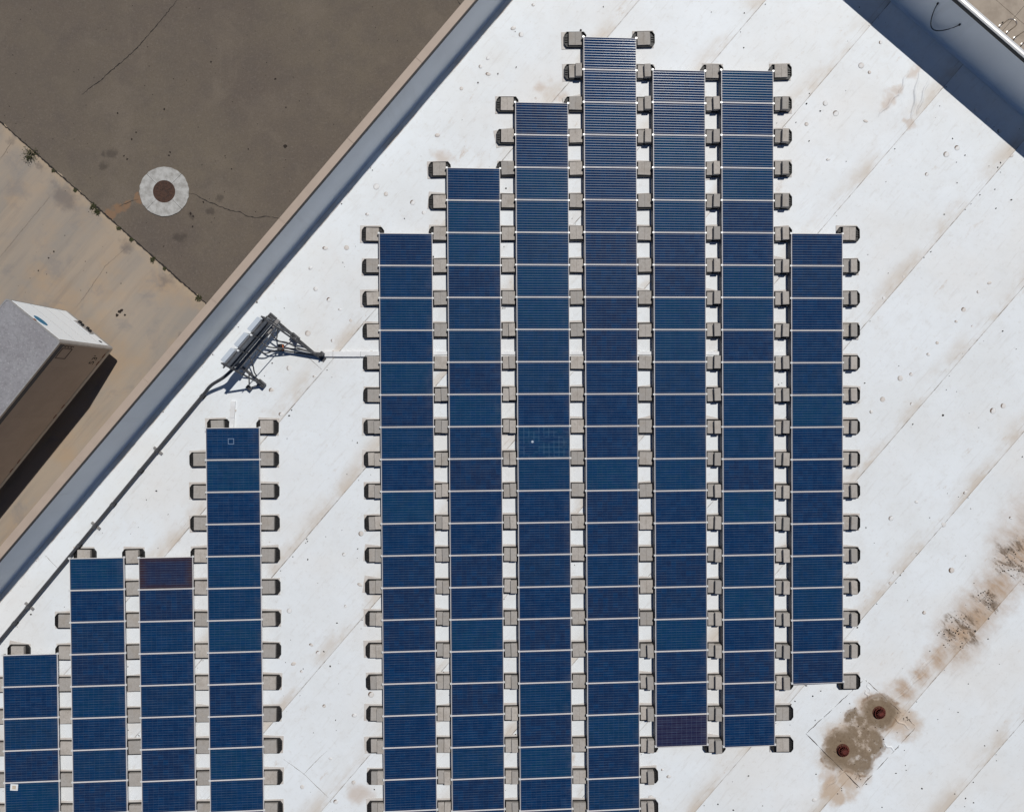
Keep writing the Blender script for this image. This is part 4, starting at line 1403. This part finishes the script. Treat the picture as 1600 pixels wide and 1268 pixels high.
# emblem: blue oval at the top of the nose, mid width
el = MB()
pts = [(.30 * math.cos(2 * math.pi * k / 28), .17 * math.sin(2 * math.pi * k / 28)) for k in range(28)]
vs = [(.012, y, TH - .36 + z) for y, z in pts] + [(.018, y, TH - .36 + z) for y, z in pts]
el.add(vs, [tuple(range(28, 56)), tuple(range(27, -1, -1))] + [(i, (i + 1) % 28, 28 + (i + 1) % 28, 28 + i) for i in range(28)])
el.obj('emblem', M['emblem'], trl)
MB().box(.0, .03, -.05, .05, TH - .075, TH - .03).obj('roof_marker_light', M['marker'], trl)
# air and light connectors low on the nose
gb = MB().box(.01, .055, -.42 * 1, .42, TF + .30, TF + .58).obj('connector_plate', M['trailer_rail'], trl)
for y, z, r in [(-.30, TF + .46, .07), (-.12, TF + .38, .06), (.08, TF + .48, .06), (.28, TF + .40, .075)]:
    MB().tube([(.055, y, z), (.14, y, z)], r, 10).obj('gladhand', M['black'], gb)
MB().box(.011, .03, sgn * (hw - .42), sgn * (hw - .30), TF + .42, TF + .52).obj('nose_marker_light', M['black'], trl)
# right-hand side: navy top band, placard frame, number and markers
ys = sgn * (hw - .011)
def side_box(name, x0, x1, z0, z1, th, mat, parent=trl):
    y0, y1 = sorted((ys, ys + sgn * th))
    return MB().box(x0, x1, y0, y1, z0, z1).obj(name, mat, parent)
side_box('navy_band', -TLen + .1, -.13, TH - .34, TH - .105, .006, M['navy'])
for (x0, x1, z0, z1) in [(-.78, -.76, TH - .95, TH - .40), (-.30, -.28, TH - .95, TH - .40), (-.76, -.30, TH - .95, TH - .93), (-.76, -.30, TH - .42, TH - .40)]:
    side_box('placard_frame', x0, x1, z0, z1, .01, M['black'])
for x0 in (-.45, -.85, -3.2, -3.75, -6.2, -6.7, -9.2, -9.7, -12.2, -12.7):
    side_box('side_marker', x0 - .10, x0 + .10, TF + .20, TF + .245, .012, M['marker'])
for k in range(1, 13):
    side_box('seam_strip', -k * 1.24 - .015, -k * 1.24 + .015, TF + .19, TH - .345, .003, M['trailer_side'])
# number painted near the nose
cu = bpy.data.curves.new('length_number', 'FONT')
cu.body = "53'"
cu.size = .42
cu.extrude = .002
tmp = bpy.data.objects.new('tmp_text', cu)
col.objects.link(tmp)
dg = bpy.context.evaluated_depsgraph_get()
tm = bpy.data.meshes.new_from_object(tmp.evaluated_get(dg))
bpy.data.objects.remove(tmp)
tm.materials.clear()
tm.materials.append(M['black'])
num = mesh_obj('length_number', tm, trl)
num.rotation_euler = (math.pi / 2, 0, math.pi if sgn > 0 else 0)
num.location = (-.35 if sgn > 0 else -.95, ys + sgn * .004, TF + .50)
# small dark unit lettering along the top of the corner post, too worn to read
for k in range(9):
    zc_ = TH - .22 - k * .085
    side_box('worn_lettering', -.20 - .05 * (k % 2), -.155, zc_ - .028, zc_ + .022, .005, M['black'])
# running gear
MB().box(-TLen + .2, -.3, -hw + .25, hw - .25, TF - .14, TF + .001).obj('floor_frame', M['black'], trl)
for s_ in (-1, 1):
    lg = MB().box(-2.75, -2.6, s_ * .55 - .07, s_ * .55 + .07, .03, TF - .10).obj('landing_leg', M['dark_metal'], trl)
    MB().box(-2.82, -2.53, s_ * .55 - .14, s_ * .55 + .14, 0.0, .035).obj('sand_shoe', M['dark_metal'], lg)
    for x in (-TLen + 1.4, -TLen + 2.65):
        for yy in (1.12, .80):
            wv_ = MB()
            y_ = s_ * yy
            segs = 28
            prof = [(.28, -.11), (.46, -.12), (.50, -.08), (.50, .08), (.46, .12), (.28, .11)]
            vs, fs = [], []
            for r_, dy in prof:
                for k in range(segs):
                    a = 2 * math.pi * k / segs
                    vs.append((x + r_ * math.cos(a), y_ + dy, .50 + r_ * math.sin(a)))
            for i in range(len(prof) - 1):
                for k in range(segs):
                    fs.append((i * segs + k, i * segs + (k + 1) % segs, (i + 1) * segs + (k + 1) % segs, (i + 1) * segs + k))
            wv_.add(vs, fs)
            wo_ = wv_.obj('wheel', M['tyre'], trl, 0, True)
            MB().tube([(x, y_ - .10, .50), (x, y_ + .10, .50)], .285, 20).obj('rim', M['trailer_rail'], wo_)
        MB().tube([(x, -1.1, .5), (x, 1.1, .5)], .07, 10).obj('axle', M['black'], trl)
        MB().box(x - .12, x + .12, s_ * .5 - .06, s_ * .5 + .06, .5, TF - .10).obj('suspension_hanger', M['black'], trl)
